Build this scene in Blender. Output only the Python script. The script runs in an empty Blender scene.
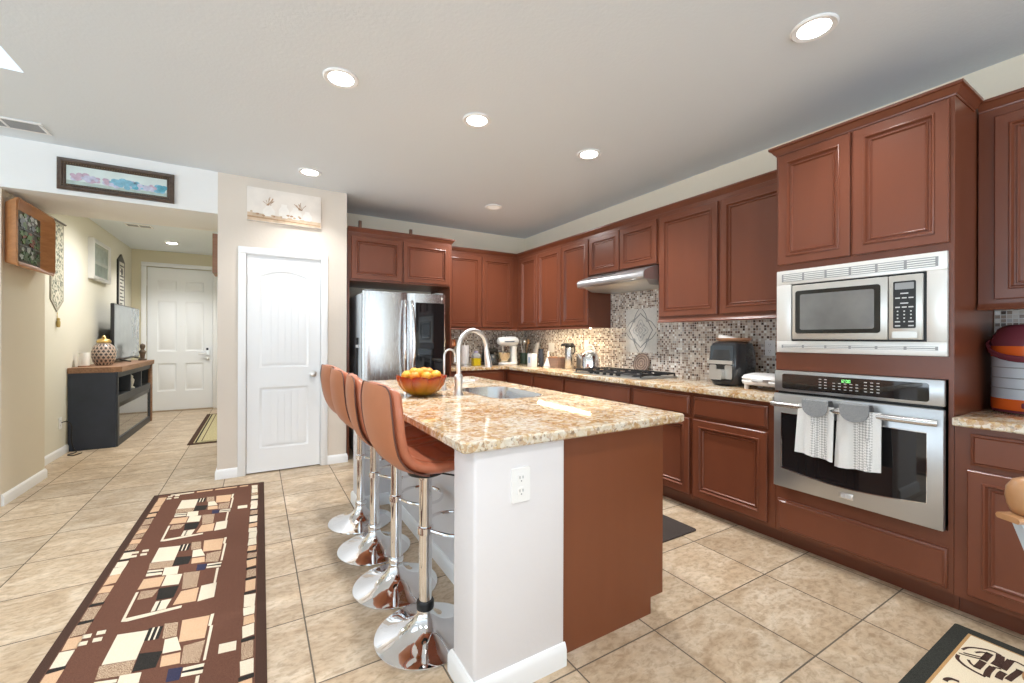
import bpy, bmesh, math, random
from mathutils import Vector, Matrix

S = bpy.context.scene
COL = S.collection
PI = math.pi

# ------------------------------------------------------------------ camera
cam_d = bpy.data.cameras.new('camera')
cam = bpy.data.objects.new('camera', cam_d)
COL.objects.link(cam)
cam_d.sensor_width = 36.0
cam_d.lens = 426.0 / 1024 * 36.0
cam_d.shift_y = -2.65 / 1024
cam_d.clip_start = 0.02
cam.matrix_world = (Matrix.Translation((0, 0, 1.264)) @ Matrix.Rotation(-0.5391, 4, 'Z')
                    @ Matrix.Rotation(PI / 2, 4, 'X') @ Matrix.Rotation(0.0032, 4, 'Z'))
S.camera = cam

# ------------------------------------------------------------------ world, exposure
WORLD_STRENGTH = 1.0
SKY, UPLIGHT = 1.5, 4.6
EXPOSURE = 0.64
LAMP = 14.0
SPOT_W = 86.0
SPOT_ANGLE = 120.0
w = bpy.data.worlds.new('sky')
S.world = w
w.use_nodes = True
bgn = w.node_tree.nodes['Background']
# overcast sky above, brighter lower half added as uplight for the ceiling
_t = w.node_tree
_tc = _t.nodes.new('ShaderNodeTexCoord')
_sp = _t.nodes.new('ShaderNodeSeparateXYZ')
_t.links.new(_tc.outputs['Generated'], _sp.inputs[0])
_rp = _t.nodes.new('ShaderNodeValToRGB')
_rp.color_ramp.elements[0].position = 0.46
_rp.color_ramp.elements[0].color = (*[c * UPLIGHT for c in (0.76, 0.89, 1.0)], 1)
_rp.color_ramp.elements[1].position = 0.54
_rp.color_ramp.elements[1].color = (*[c * SKY for c in (0.75, 0.88, 1.0)], 1)
_md = _t.nodes.new('ShaderNodeMath')
_md.operation = 'MULTIPLY_ADD'
_md.inputs[1].default_value = 0.5
_md.inputs[2].default_value = 0.5
_t.links.new(_sp.outputs[2], _md.inputs[0])
_t.links.new(_md.outputs[0], _rp.inputs['Fac'])
_t.links.new(_rp.outputs['Color'], bgn.inputs['Color'])
bgn.inputs['Strength'].default_value = WORLD_STRENGTH
S.view_settings.view_transform = 'Standard'
S.view_settings.look = 'None'
S.view_settings.gamma = 1.0
S.view_settings.use_curve_mapping = False
S.view_settings.exposure = EXPOSURE
S.cycles.max_bounces = 10
S.cycles.diffuse_bounces = 6
S.cycles.glossy_bounces = 5
S.cycles.transmission_bounces = 8
S.cycles.caustics_reflective = False
S.cycles.caustics_refractive = False
S.cycles.sample_clamp_indirect = 6.0
S.cycles.use_denoising = True


def portal(loc, rot, sx, sy):
    # daylight coming in through a window opening of the room
    d = bpy.data.lights.new('window_portal', 'AREA')
    d.shape = 'RECTANGLE'
    d.size, d.size_y = sx, sy
    d.cycles.is_portal = True
    o = bpy.data.objects.new('window_portal', d)
    COL.objects.link(o)
    o.location = loc
    o.rotation_euler = rot
    return o


portal((-2.65, -4.05, 1.2), (PI / 2, 0, 0), 3.7, 2.2)        # faces +y below
portal((1.6, -4.05, 1.2), (PI / 2, 0, 0), 2.8, 2.2)
portal((-5.65, 0.6, 1.35), (PI / 2, 0, -PI / 2), 6.0, 2.1)
portal((-1.75, 2.65, 3.28), (0, 0, 0), 1.2, 1.6)

# ------------------------------------------------------------------ helpers
OFF = {}


class MB:
    def __init__(s):
        s.bm = bmesh.new()
        s.k = 0

    def m(s, k):
        s.k = k
        return s

    def _f(s, vs):
        try:
            f = s.bm.faces.new(vs)
            f.material_index = s.k
            return f
        except ValueError:
            return None

    def box(s, a, b, bev=0.0, seg=2):
        x0, y0, z0 = [min(p, q) for p, q in zip(a, b)]
        x1, y1, z1 = [max(p, q) for p, q in zip(a, b)]
        v = [s.bm.verts.new(p) for p in ((x0, y0, z0), (x1, y0, z0), (x1, y1, z0), (x0, y1, z0),
                                         (x0, y0, z1), (x1, y0, z1), (x1, y1, z1), (x0, y1, z1))]
        fs = [s._f([v[i] for i in q]) for q in ((3, 2, 1, 0), (4, 5, 6, 7), (0, 1, 5, 4), (1, 2, 6, 5), (2, 3, 7, 6), (3, 0, 4, 7))]
        if bev > 0:
            es = list({e for f in fs for e in f.edges})
            r = bmesh.ops.bevel(s.bm, geom=es, offset=bev, segments=seg, affect='EDGES', profile=0.5)
            for f in r['faces']:
                f.material_index = s.k
        return s

    def loft(s, loops, closed=True, cap0=True, cap1=True):
        R = [[s.bm.verts.new(p) for p in L] for L in loops]
        for A, B in zip(R, R[1:]):
            n = len(A)
            for i in range(n if closed else n - 1):
                j = (i + 1) % n
                s._f([A[i], A[j], B[j], B[i]])
        if cap0:
            s._f(R[0][::-1])
        if cap1:
            s._f(R[-1])
        return s

    def lathe(s, prof, c=(0, 0, 0), seg=28, ax='z', rx=1.0, ry=1.0, cap=True):
        loops = []
        for r, z in prof:
            L = []
            for i in range(seg):
                a = 2 * PI * i / seg
                p = (max(r, 1e-4) * math.cos(a) * rx, max(r, 1e-4) * math.sin(a) * ry, z)
                if ax == 'x':
                    p = (p[2], p[0], p[1])
                elif ax == '-x':
                    p = (-p[2], p[0], p[1])
                elif ax == 'y':
                    p = (p[0], p[2], p[1])
                elif ax == '-y':
                    p = (p[0], -p[2], p[1])
                L.append((p[0] + c[0], p[1] + c[1], p[2] + c[2]))
            loops.append(L)
        return s.loft(loops, cap0=cap, cap1=cap)

    def tube(s, pts, r, seg=10, closed=False, sx=1.0, sy=1.0):
        P = [Vector(p) for p in pts]
        n = len(P)
        rs = r if isinstance(r, (list, tuple)) else [r] * n
        loops = []
        T0 = None
        u = None
        for i in range(n):
            if closed:
                t = (P[(i + 1) % n] - P[i - 1]).normalized()
            else:
                t = (P[min(i + 1, n - 1)] - P[max(i - 1, 0)]).normalized()
            if u is None:
                h = Vector((0, 0, 1)) if abs(t.z) < 0.9 else Vector((1, 0, 0))
                u = (h - t * h.dot(t)).normalized()
            else:
                u = (u - t * u.dot(t)).normalized()
            v = t.cross(u)
            loops.append([tuple(P[i] + (u * math.cos(2 * PI * k / seg) * sx + v * math.sin(2 * PI * k / seg) * sy) * rs[i]) for k in range(seg)])
        if closed:
            loops.append(loops[0])
            R = [[s.bm.verts.new(p) for p in L] for L in loops[:-1]]
            for a in range(n):
                A, B = R[a], R[(a + 1) % n]
                for i in range(seg):
                    j = (i + 1) % seg
                    s._f([A[i], A[j], B[j], B[i]])
            return s
        return s.loft(loops)

    def sphere(s, c, r, seg=14, rings=9):
        rx, ry, rz = r if isinstance(r, (list, tuple)) else (r, r, r)
        loops = []
        for j in range(rings + 1):
            t = -PI / 2 + PI * j / rings
            q = max(math.cos(t), 0.02)
            loops.append([(c[0] + rx * q * math.cos(2 * PI * i / seg), c[1] + ry * q * math.sin(2 * PI * i / seg), c[2] + rz * math.sin(t)) for i in range(seg)])
        return s.loft(loops)

    def prism(s, pts, O, U, V, N, h0, h1):
        O, U, V, N = Vector(O), Vector(U), Vector(V), Vector(N)
        A = [tuple(O + U * p[0] + V * p[1] + N * h0) for p in pts]
        B = [tuple(O + U * p[0] + V * p[1] + N * h1) for p in pts]
        return s.loft([A, B])

    def panel(s, O, U, W, N, w, h, prof):
        # nested rectangles: a routed door or drawer front, prof = (inset, height) pairs
        O, U, W, N = Vector(O), Vector(U), Vector(W), Vector(N)
        loops = []
        for i, z in prof:
            loops.append([tuple(O + U * a + W * b + N * z) for a, b in ((i, i), (w - i, i), (w - i, h - i), (i, h - i))])
        return s.loft(loops)

    def sweep(s, path, prof, closed=False):
        # horizontal moulding: path of (x, y), profile of (out, z); 'out' is to the right of travel
        P = [Vector((p[0], p[1])) for p in path]
        n = len(P)
        loops = []
        for i in range(n):
            d0 = (P[i] - P[i - 1]).normalized() if i > 0 else (P[1] - P[0]).normalized()
            d1 = (P[i + 1] - P[i]).normalized() if i < n - 1 else d0
            n0 = Vector((d0.y, -d0.x))
            n1 = Vector((d1.y, -d1.x))
            b = (n0 + n1)
            b = b / max(b.dot(n0), 0.2)
            loops.append([(P[i].x + b.x * o, P[i].y + b.y * o, z) for o, z in prof])
        return s.loft(loops)

    def build(s, name, mats, parent=None, local=False, loc=None, smooth=38):
        bm = s.bm
        bmesh.ops.recalc_face_normals(bm, faces=bm.faces[:])
        lim = math.radians(smooth)
        for f in bm.faces:
            f.smooth = True
        for e in bm.edges:
            if len(e.link_faces) == 2:
                e.smooth = e.calc_face_angle(0.0) < lim
        off = Vector((0, 0, 0))
        if not local:
            if parent is not None:
                off = OFF.get(parent, Vector((0, 0, 0)))
            elif loc is not None:
                off = Vector(loc)
        if off.length > 0:
            bmesh.ops.translate(bm, verts=bm.verts[:], vec=-off)
        me = bpy.data.meshes.new(name)
        bm.to_mesh(me)
        bm.free()
        for mt in (mats if isinstance(mats, (list, tuple)) else [mats]):
            me.materials.append(mt)
        o = bpy.data.objects.new(name, me)
        COL.objects.link(o)
        if parent is not None:
            o.parent = parent
            OFF[o] = OFF.get(parent, Vector((0, 0, 0)))
        elif loc is not None:
            o.location = loc
            OFF[o] = Vector(loc)
        return o


def thing(name, label, cat, loc=(0, 0, 0), group=None):
    o = bpy.data.objects.new(name, None)
    o.empty_display_size = 0.1
    COL.objects.link(o)
    o.location = loc
    OFF[o] = Vector(loc)
    return tag(o, label, cat, group)


def tag(o, label, cat, group=None, kind=None):
    o['label'] = label
    o['category'] = cat
    if group:
        o['group'] = group
    if kind:
        o['kind'] = kind
    return o


def struct(name, mb, mats, parent=None):
    o = mb.build(name, mats, parent)
    if parent is None:
        o['kind'] = 'structure'
    return o


def copy_tree(o, parent=None):
    c = o.copy()
    COL.objects.link(c)
    if parent is not None:
        c.parent = parent
    for ch in list(o.children):
        copy_tree(ch, c)
    return c


def arc(cx, cy, r, a0, a1, n):
    return [(cx + r * math.cos(math.radians(a0 + (a1 - a0) * i / n)), cy + r * math.sin(math.radians(a0 + (a1 - a0) * i / n))) for i in range(n + 1)]


def rrect(x0, y0, x1, y1, r, n=5):
    return (arc(x1 - r, y1 - r, r, 0, 90, n) + arc(x0 + r, y1 - r, r, 90, 180, n)
            + arc(x0 + r, y0 + r, r, 180, 270, n) + arc(x1 - r, y0 + r, r, 270, 360, n))


def bez(p0, p1, p2, p3, n=10):
    out = []
    for i in range(n + 1):
        t = i / n
        a = (1 - t) ** 3
        b = 3 * t * (1 - t) ** 2
        c = 3 * t * t * (1 - t)
        d = t ** 3
        out.append(tuple(a * q0 + b * q1 + c * q2 + d * q3 for q0, q1, q2, q3 in zip(p0, p1, p2, p3)))
    return out


def smooth_path(P, n=6):
    # Catmull-Rom through the points
    out = []
    Q = [P[0]] + list(P) + [P[-1]]
    for i in range(1, len(Q) - 2):
        for k in range(n):
            t = k / n
            out.append(tuple(0.5 * ((2 * b) + (-a + c) * t + (2 * a - 5 * b + 4 * c - d) * t * t + (-a + 3 * b - 3 * c + d) * t ** 3)
                             for a, b, c, d in zip(Q[i - 1], Q[i], Q[i + 1], Q[i + 2])))
    out.append(tuple(P[-1]))
    return out


# ------------------------------------------------------------------ materials
def nt(m):
    m.use_nodes = True
    t = m.node_tree
    return t, t.nodes['Principled BSDF']


def lk(t, a, b):
    t.links.new(a, b)


def mat(name, col, rough=0.5, metal=0.0, vary=0.0, vscale=6.0, bump=0.0, bscale=60.0, coat=0.0, stretch=(1, 1, 1),
        emit=None, estr=0.0, trans=0.0, ior=1.45, spec=None, sheen=0.0):
    m = bpy.data.materials.new(name)
    t, b = nt(m)
    b.inputs['Base Color'].default_value = (*col, 1)
    b.inputs['Roughness'].default_value = rough
    b.inputs['Metallic'].default_value = metal
    b.inputs['IOR'].default_value = ior
    b.inputs['Coat Weight'].default_value = coat
    b.inputs['Transmission Weight'].default_value = trans
    b.inputs['Sheen Weight'].default_value = sheen
    if spec is not None:
        b.inputs['Specular IOR Level'].default_value = spec
    if emit:
        b.inputs['Emission Color'].default_value = (*emit, 1)
        b.inputs['Emission Strength'].default_value = estr
    if vary or bump:
        tc = t.nodes.new('ShaderNodeTexCoord')
        mp = t.nodes.new('ShaderNodeMapping')
        mp.inputs['Scale'].default_value = stretch
        lk(t, tc.outputs['Object'], mp.inputs['Vector'])
    if vary:
        n = t.nodes.new('ShaderNodeTexNoise')
        n.inputs['Scale'].default_value = vscale
        n.inputs['Detail'].default_value = 5
        lk(t, mp.outputs['Vector'], n.inputs['Vector'])
        r = t.nodes.new('ShaderNodeValToRGB')
        r.color_ramp.elements[0].position = 0.3
        r.color_ramp.elements[1].position = 0.7
        r.color_ramp.elements[0].color = (*[c * (1 - vary) for c in col], 1)
        r.color_ramp.elements[1].color = (*[min(1, c * (1 + vary)) for c in col], 1)
        lk(t, n.outputs['Fac'], r.inputs['Fac'])
        lk(t, r.outputs['Color'], b.inputs['Base Color'])
    if bump:
        n2 = t.nodes.new('ShaderNodeTexNoise')
        n2.inputs['Scale'].default_value = bscale
        n2.inputs['Detail'].default_value = 3
        lk(t, mp.outputs['Vector'], n2.inputs['Vector'])
        bp = t.nodes.new('ShaderNodeBump')
        bp.inputs['Strength'].default_value = bump
        bp.inputs['Distance'].default_value = 0.003
        lk(t, n2.outputs['Fac'], bp.inputs['Height'])
        lk(t, bp.outputs['Normal'], b.inputs['Normal'])
    return m


def ramp(t, stops, interp='LINEAR'):
    r = t.nodes.new('ShaderNodeValToRGB')
    r.color_ramp.interpolation = interp
    e = r.color_ramp.elements
    while len(e) < len(stops):
        e.new(0.5)
    for el, (p, c) in zip(e, stops):
        el.position = p
        el.color = (*c, 1)
    return r


def math_n(t, op, a, b=None, c=None):
    n = t.nodes.new('ShaderNodeMath')
    n.operation = op
    for i, x in enumerate((a, b, c)):
        if x is None:
            continue
        if isinstance(x, (int, float)):
            n.inputs[i].default_value = x
        else:
            lk(t, x, n.inputs[i])
    return n.outputs[0]


def mix(t, f, a, b):
    n = t.nodes.new('ShaderNodeMix')
    n.data_type = 'RGBA'
    for sock, x in ((n.inputs[0], f), (n.inputs[6], a), (n.inputs[7], b)):
        if isinstance(x, (int, float)):
            sock.default_value = x
        elif isinstance(x, tuple):
            sock.default_value = (*x, 1)
        else:
            lk(t, x, sock)
    return n.outputs[2]


def noise(t, vec, scale, detail=4, rough=0.5, dist=0.0):
    n = t.nodes.new('ShaderNodeTexNoise')
    n.inputs['Scale'].default_value = scale
    n.inputs['Detail'].default_value = detail
    n.inputs['Roughness'].default_value = rough
    n.inputs['Distortion'].default_value = dist
    lk(t, vec, n.inputs['Vector'])
    return n.outputs['Fac']


def tile_floor_mat():
    m = bpy.data.materials.new('travertine_floor_tile')
    t, b = nt(m)
    g = t.nodes.new('ShaderNodeNewGeometry')
    sp = t.nodes.new('ShaderNodeSeparateXYZ')
    lk(t, g.outputs['Position'], sp.inputs[0])
    p = 0.4325
    ux = math_n(t, 'DIVIDE', math_n(t, 'SUBTRACT', sp.outputs[0], 2.3495 - 40 * p), p)
    uy = math_n(t, 'DIVIDE', math_n(t, 'SUBTRACT', sp.outputs[1], 1.269 - 40 * p), p)
    ix, iy = math_n(t, 'FLOOR', ux), math_n(t, 'FLOOR', uy)
    fx, fy = math_n(t, 'FRACT', ux), math_n(t, 'FRACT', uy)
    ex = math_n(t, 'MINIMUM', fx, math_n(t, 'SUBTRACT', 1.0, fx))
    ey = math_n(t, 'MINIMUM', fy, math_n(t, 'SUBTRACT', 1.0, fy))
    grout = math_n(t, 'LESS_THAN', math_n(t, 'MINIMUM', ex, ey), 0.0072)
    cb = t.nodes.new('ShaderNodeCombineXYZ')
    lk(t, ix, cb.inputs[0])
    lk(t, iy, cb.inputs[1])
    wn = t.nodes.new('ShaderNodeTexWhiteNoise')
    wn.noise_dimensions = '2D'
    lk(t, cb.outputs[0], wn.inputs['Vector'])
    vm = t.nodes.new('ShaderNodeVectorMath')
    vm.operation = 'MULTIPLY_ADD'
    lk(t, wn.outputs['Color'], vm.inputs[0])
    vm.inputs[1].default_value = (20, 20, 20)
    lk(t, g.outputs['Position'], vm.inputs[2])
    mp = t.nodes.new('ShaderNodeMapping')
    mp.inputs['Scale'].default_value = (1.0, 1.7, 1.0)
    lk(t, vm.outputs[0], mp.inputs['Vector'])
    n1 = noise(t, mp.outputs['Vector'], 4.5, 6, 0.62, 0.8)
    n2 = noise(t, mp.outputs['Vector'], 26, 5, 0.65, 0.4)
    r1 = ramp(t, [(0.30, (0.42, 0.305, 0.195)), (0.48, (0.50, 0.385, 0.265)), (0.60, (0.58, 0.47, 0.345)), (0.74, (0.66, 0.565, 0.44))])
    lk(t, n1, r1.inputs['Fac'])
    r2 = ramp(t, [(0.36, (0.73, 0.69, 0.64)), (0.52, (0.98, 0.98, 0.98)), (0.7, (1.10, 1.09, 1.08))])
    lk(t, n2, r2.inputs['Fac'])
    mu = t.nodes.new('ShaderNodeMix')
    mu.data_type = 'RGBA'
    mu.blend_type = 'MULTIPLY'
    mu.inputs[0].default_value = 1.0
    lk(t, r1.outputs['Color'], mu.inputs[6])
    lk(t, r2.outputs['Color'], mu.inputs[7])
    tint = ramp(t, [(0.0, (0.90, 0.90, 0.90)), (1.0, (1.06, 1.05, 1.04))])
    lk(t, wn.outputs['Value'], tint.inputs['Fac'])
    mu2 = t.nodes.new('ShaderNodeMix')
    mu2.data_type = 'RGBA'
    mu2.blend_type = 'MULTIPLY'
    mu2.inputs[0].default_value = 1.0
    lk(t, mu.outputs[2], mu2.inputs[6])
    lk(t, tint.outputs['Color'], mu2.inputs[7])
    c = mix(t, grout, mu2.outputs[2], (0.12, 0.095, 0.07))
    lk(t, c, b.inputs['Base Color'])
    rg = math_n(t, 'MULTIPLY_ADD', n2, 0.2, 0.30)
    lk(t, math_n(t, 'MAXIMUM', rg, math_n(t, 'MULTIPLY', grout, 0.8)), b.inputs['Roughness'])
    bp = t.nodes.new('ShaderNodeBump')
    bp.inputs['Strength'].default_value = 0.25
    bp.inputs['Distance'].default_value = 0.002
    lk(t, math_n(t, 'SUBTRACT', n2, math_n(t, 'MULTIPLY', grout, 1.5)), bp.inputs['Height'])
    lk(t, bp.outputs['Normal'], b.inputs['Normal'])
    return m


def mosaic_mat():
    m = bpy.data.materials.new('glass_mosaic_tile')
    t, b = nt(m)
    g = t.nodes.new('ShaderNodeNewGeometry')
    sp = t.nodes.new('ShaderNodeSeparateXYZ')
    lk(t, g.outputs['Position'], sp.inputs[0])
    p = 0.0212
    u = math_n(t, 'DIVIDE', math_n(t, 'ADD', math_n(t, 'ADD', sp.outputs[0], sp.outputs[1]), 10.0), p)
    v = math_n(t, 'DIVIDE', sp.outputs[2], p)
    iu, iv = math_n(t, 'FLOOR', u), math_n(t, 'FLOOR', v)
    fu, fv = math_n(t, 'FRACT', u), math_n(t, 'FRACT', v)
    eu = math_n(t, 'MINIMUM', fu, math_n(t, 'SUBTRACT', 1.0, fu))
    ev = math_n(t, 'MINIMUM', fv, math_n(t, 'SUBTRACT', 1.0, fv))
    grout = math_n(t, 'LESS_THAN', math_n(t, 'MINIMUM', eu, ev), 0.085)
    cb = t.nodes.new('ShaderNodeCombineXYZ')
    lk(t, iu, cb.inputs[0])
    lk(t, iv, cb.inputs[1])
    wn = t.nodes.new('ShaderNodeTexWhiteNoise')
    wn.noise_dimensions = '2D'
    lk(t, cb.outputs[0], wn.inputs['Vector'])
    r = ramp(t, [(0.0, (0.07, 0.04, 0.028)), (0.09, (0.17, 0.10, 0.07)), (0.20, (0.31, 0.22, 0.165)), (0.34, (0.54, 0.45, 0.38)),
                 (0.54, (0.66, 0.60, 0.53)), (0.72, (0.48, 0.45, 0.43)), (0.80, (0.76, 0.70, 0.63)), (0.92, (0.92, 0.91, 0.88))], 'CONSTANT')
    lk(t, wn.outputs['Value'], r.inputs['Fac'])
    lk(t, mix(t, grout, r.outputs['Color'], (0.70, 0.66, 0.61)), b.inputs['Base Color'])
    lk(t, math_n(t, 'MULTIPLY_ADD', grout, 0.6, 0.12), b.inputs['Roughness'])
    bp = t.nodes.new('ShaderNodeBump')
    bp.inputs['Strength'].default_value = 0.4
    bp.inputs['Distance'].default_value = 0.001
    lk(t, math_n(t, 'SUBTRACT', 1.0, grout), bp.inputs['Height'])
    lk(t, bp.outputs['Normal'], b.inputs['Normal'])
    return m


def granite_mat():
    m = bpy.data.materials.new('golden_granite')
    t, b = nt(m)
    g = t.nodes.new('ShaderNodeNewGeometry')
    pos = g.outputs['Position']
    big = noise(t, pos, 2.6, 4, 0.55, 1.8)
    mid = noise(t, pos, 16, 6, 0.65, 0.9)
    fine = noise(t, pos, 85, 4, 0.6)
    base = ramp(t, [(0.39, (0.66, 0.61, 0.51)), (0.46, (0.63, 0.53, 0.38)), (0.52, (0.57, 0.40, 0.21)), (0.59, (0.42, 0.22, 0.085)), (0.69, (0.60, 0.46, 0.28))])
    lk(t, math_n(t, 'MULTIPLY_ADD', big, 0.55, math_n(t, 'MULTIPLY', mid, 0.45)), base.inputs['Fac'])
    vo = t.nodes.new('ShaderNodeTexVoronoi')
    vo.inputs['Scale'].default_value = 70
    lk(t, pos, vo.inputs['Vector'])
    sx = t.nodes.new('ShaderNodeSeparateColor')
    lk(t, vo.outputs['Color'], sx.inputs[0])
    wh = math_n(t, 'MULTIPLY', math_n(t, 'GREATER_THAN', sx.outputs[0], 0.64), 0.50)
    c1 = mix(t, wh, base.outputs['Color'], (0.76, 0.73, 0.66))
    rust = math_n(t, 'MULTIPLY', math_n(t, 'GREATER_THAN', math_n(t, 'MULTIPLY_ADD', sx.outputs[1], 0.5, math_n(t, 'MULTIPLY', mid, 0.9)), 0.80), 0.50)
    c2 = mix(t, rust, c1, (0.40, 0.20, 0.08))
    dk = math_n(t, 'MULTIPLY', math_n(t, 'GREATER_THAN', math_n(t, 'MULTIPLY_ADD', sx.outputs[2], 0.45, fine), 0.95), 0.6)
    c3 = mix(t, dk, c2, (0.16, 0.11, 0.08))
    lk(t, c3, b.inputs['Base Color'])
    b.inputs['Roughness'].default_value = 0.05
    b.inputs['Specular IOR Level'].default_value = 0.5
    return m


def tweed_mat(name, a, bcol, scale=260):
    m = bpy.data.materials.new(name)
    t, b = nt(m)
    g = t.nodes.new('ShaderNodeNewGeometry')
    n = noise(t, g.outputs['Position'], scale, 2, 0.5)
    r = ramp(t, [(0.44, a), (0.56, bcol)])
    lk(t, n, r.inputs['Fac'])
    lk(t, r.outputs['Color'], b.inputs['Base Color'])
    b.inputs['Roughness'].default_value = 0.95
    b.inputs['Specular IOR Level'].default_value = 0.1
    bp = t.nodes.new('ShaderNodeBump')
    bp.inputs['Strength'].default_value = 0.5
    bp.inputs['Distance'].default_value = 0.003
    lk(t, n, bp.inputs['Height'])
    lk(t, bp.outputs['Normal'], b.inputs['Normal'])
    return m


def wood_mat(name, a, bcol, scale=4.0, rough=0.45, stretch=(1, 1, 9)):
    m = bpy.data.materials.new(name)
    t, b = nt(m)
    tc = t.nodes.new('ShaderNodeTexCoord')
    mp = t.nodes.new('ShaderNodeMapping')
    mp.inputs['Scale'].default_value = stretch
    lk(t, tc.outputs['Object'], mp.inputs['Vector'])
    n = noise(t, mp.outputs['Vector'], scale, 6, 0.6, 0.6)
    r = ramp(t, [(0.3, a), (0.7, bcol)])
    lk(t, n, r.inputs['Fac'])
    lk(t, r.outputs['Color'], b.inputs['Base Color'])
    b.inputs['Roughness'].default_value = rough
    return m


def brushed(name, col, rough=0.28, stretch=(1, 1, 60)):
    m = bpy.data.materials.new(name)
    t, b = nt(m)
    b.inputs['Base Color'].default_value = (*col, 1)
    b.inputs['Metallic'].default_value = 1.0
    tc = t.nodes.new('ShaderNodeTexCoord')
    mp = t.nodes.new('ShaderNodeMapping')
    mp.inputs['Scale'].default_value = stretch
    lk(t, tc.outputs['Object'], mp.inputs['Vector'])
    n = noise(t, mp.outputs['Vector'], 12, 3, 0.5)
    lk(t, math_n(t, 'MULTIPLY_ADD', n, 0.05, rough - 0.025), b.inputs['Roughness'])
    return m


M = {}
M['floor'] = tile_floor_mat()
M['mosaic'] = mosaic_mat()
M['granite'] = granite_mat()
M['ceiling'] = mat('ceiling_paint', (0.74, 0.80, 0.855), 0.9, bump=0.35, bscale=55, spec=0.2)
M['wall_beige'] = mat('beige_wall_paint', (0.70, 0.63, 0.555), 0.85, bump=0.25, bscale=45, spec=0.25)
M['wall_cream'] = mat('cream_wall_paint', (0.83, 0.74, 0.60), 0.85, bump=0.25, bscale=45, spec=0.25)
M['wall_white'] = mat('white_wall_paint', (0.80, 0.80, 0.79), 0.85, bump=0.25, bscale=45, spec=0.25)
M['wall_tan'] = mat('tan_wall_paint', (0.66, 0.60, 0.49), 0.85, bump=0.25, bscale=45, spec=0.25)
M['wall_hall'] = mat('pale_green_wall_paint', (0.70, 0.675, 0.585), 0.85, bump=0.25, bscale=45, spec=0.25)
M['wall_end'] = mat('khaki_wall_paint', (0.68, 0.63, 0.48), 0.85, bump=0.25, bscale=45, spec=0.25)
M['trim'] = mat('white_trim_paint', (0.84, 0.85, 0.86), 0.35, vary=0.01)
M['door'] = mat('white_door_paint', (0.84, 0.86, 0.88), 0.38, bump=0.1, bscale=30)
M['cab'] = wood_mat('reddish_brown_cabinet', (0.150, 0.043, 0.020), (0.172, 0.051, 0.025), 5.0, 0.29, (1, 1, 0.15))
M['cabdark'] = wood_mat('brown_cabinet_shadow_gap', (0.14, 0.05, 0.028), (0.17, 0.06, 0.035), 5.0, 0.5, (1, 1, 0.15))
M['islandend'] = wood_mat('brown_painted_panel', (0.188, 0.056, 0.021), (0.206, 0.063, 0.025), 5.0, 0.42, (1, 1, 0.15))
M['steel'] = brushed('brushed_stainless', (0.62, 0.62, 0.62), 0.27, (60, 60, 1))
M['steelH'] = mat('brushed_stainless_level', (0.50, 0.51, 0.52), 0.30, 0.85, vary=0.01)
M['steelside'] = mat('blue_grey_steel_side', (0.62, 0.69, 0.74), 0.4, 0.1)
M['chrome'] = mat('chrome', (0.86, 0.86, 0.87), 0.04, 1.0, vary=0.01)
M['nickel'] = mat('satin_nickel', (0.80, 0.79, 0.77), 0.30, 0.85, vary=0.02)
M['hood'] = mat('hood_steel', (0.50, 0.51, 0.53), 0.30, 0.85, vary=0.03)
M['sinksteel'] = brushed('sink_steel', (0.66, 0.67, 0.68), 0.22, (30, 30, 1))
M['black'] = mat('black_plastic', (0.012, 0.012, 0.013), 0.35, vary=0.05)
M['blackglass'] = mat('black_glass', (0.012, 0.012, 0.013), 0.03, vary=0.02, coat=0.5)
M['iron'] = mat('cast_iron', (0.02, 0.02, 0.022), 0.5, 0.2, vary=0.1, bump=0.2)
M['grey'] = mat('grey_plastic', (0.30, 0.31, 0.32), 0.45, vary=0.03)
M['lightgrey'] = mat('light_grey_plastic', (0.58, 0.58, 0.58), 0.4, vary=0.03)
M['white'] = mat('white_plastic', (0.85, 0.85, 0.84), 0.3, vary=0.01)
M['mwtrim'] = mat('pale_silver_trim', (0.78, 0.78, 0.76), 0.32, 0.35, vary=0.02)
M['silver'] = mat('silver_paint', (0.60, 0.59, 0.56), 0.3, 0.6, vary=0.03)
M['leather'] = mat('cognac_leatherette', (0.47, 0.155, 0.082), 0.36, vary=0.06, vscale=14, bump=0.15, bscale=220, coat=0.15)
M['leatherback'] = mat('cognac_leatherette_back', (0.45, 0.165, 0.078), 0.42, vary=0.05, vscale=10, bump=0.12, bscale=220)
M['piping'] = mat('dark_brown_piping', (0.12, 0.045, 0.03), 0.5, vary=0.05)
M['emit'] = mat('lamp_diffuser', (1, 1, 1), 0.5, emit=(1.0, 0.97, 0.92), estr=LAMP, vary=0.01)
M['offlamp'] = mat('unlit_lamp_lens', (0.80, 0.78, 0.72), 0.4, emit=(1.0, 0.93, 0.8), estr=0.25, vary=0.01)
M['strip'] = mat('warm_light_strip', (1, 0.9, 0.7), 0.5, emit=(1.0, 0.80, 0.50), estr=36.0, vary=0.01)

# ------------------------------------------------------------------ the setting
ZC = 2.746
XR, YB = 3.395, 5.32
YP = 4.614
XN, XL = -1.637, -1.800
YC = 5.44
YH = 9.35

struct('floor', MB().box((-5.75, -4.15, -0.12), (XR + 0.12, YH + 0.12, 0)), M['floor'])

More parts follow.
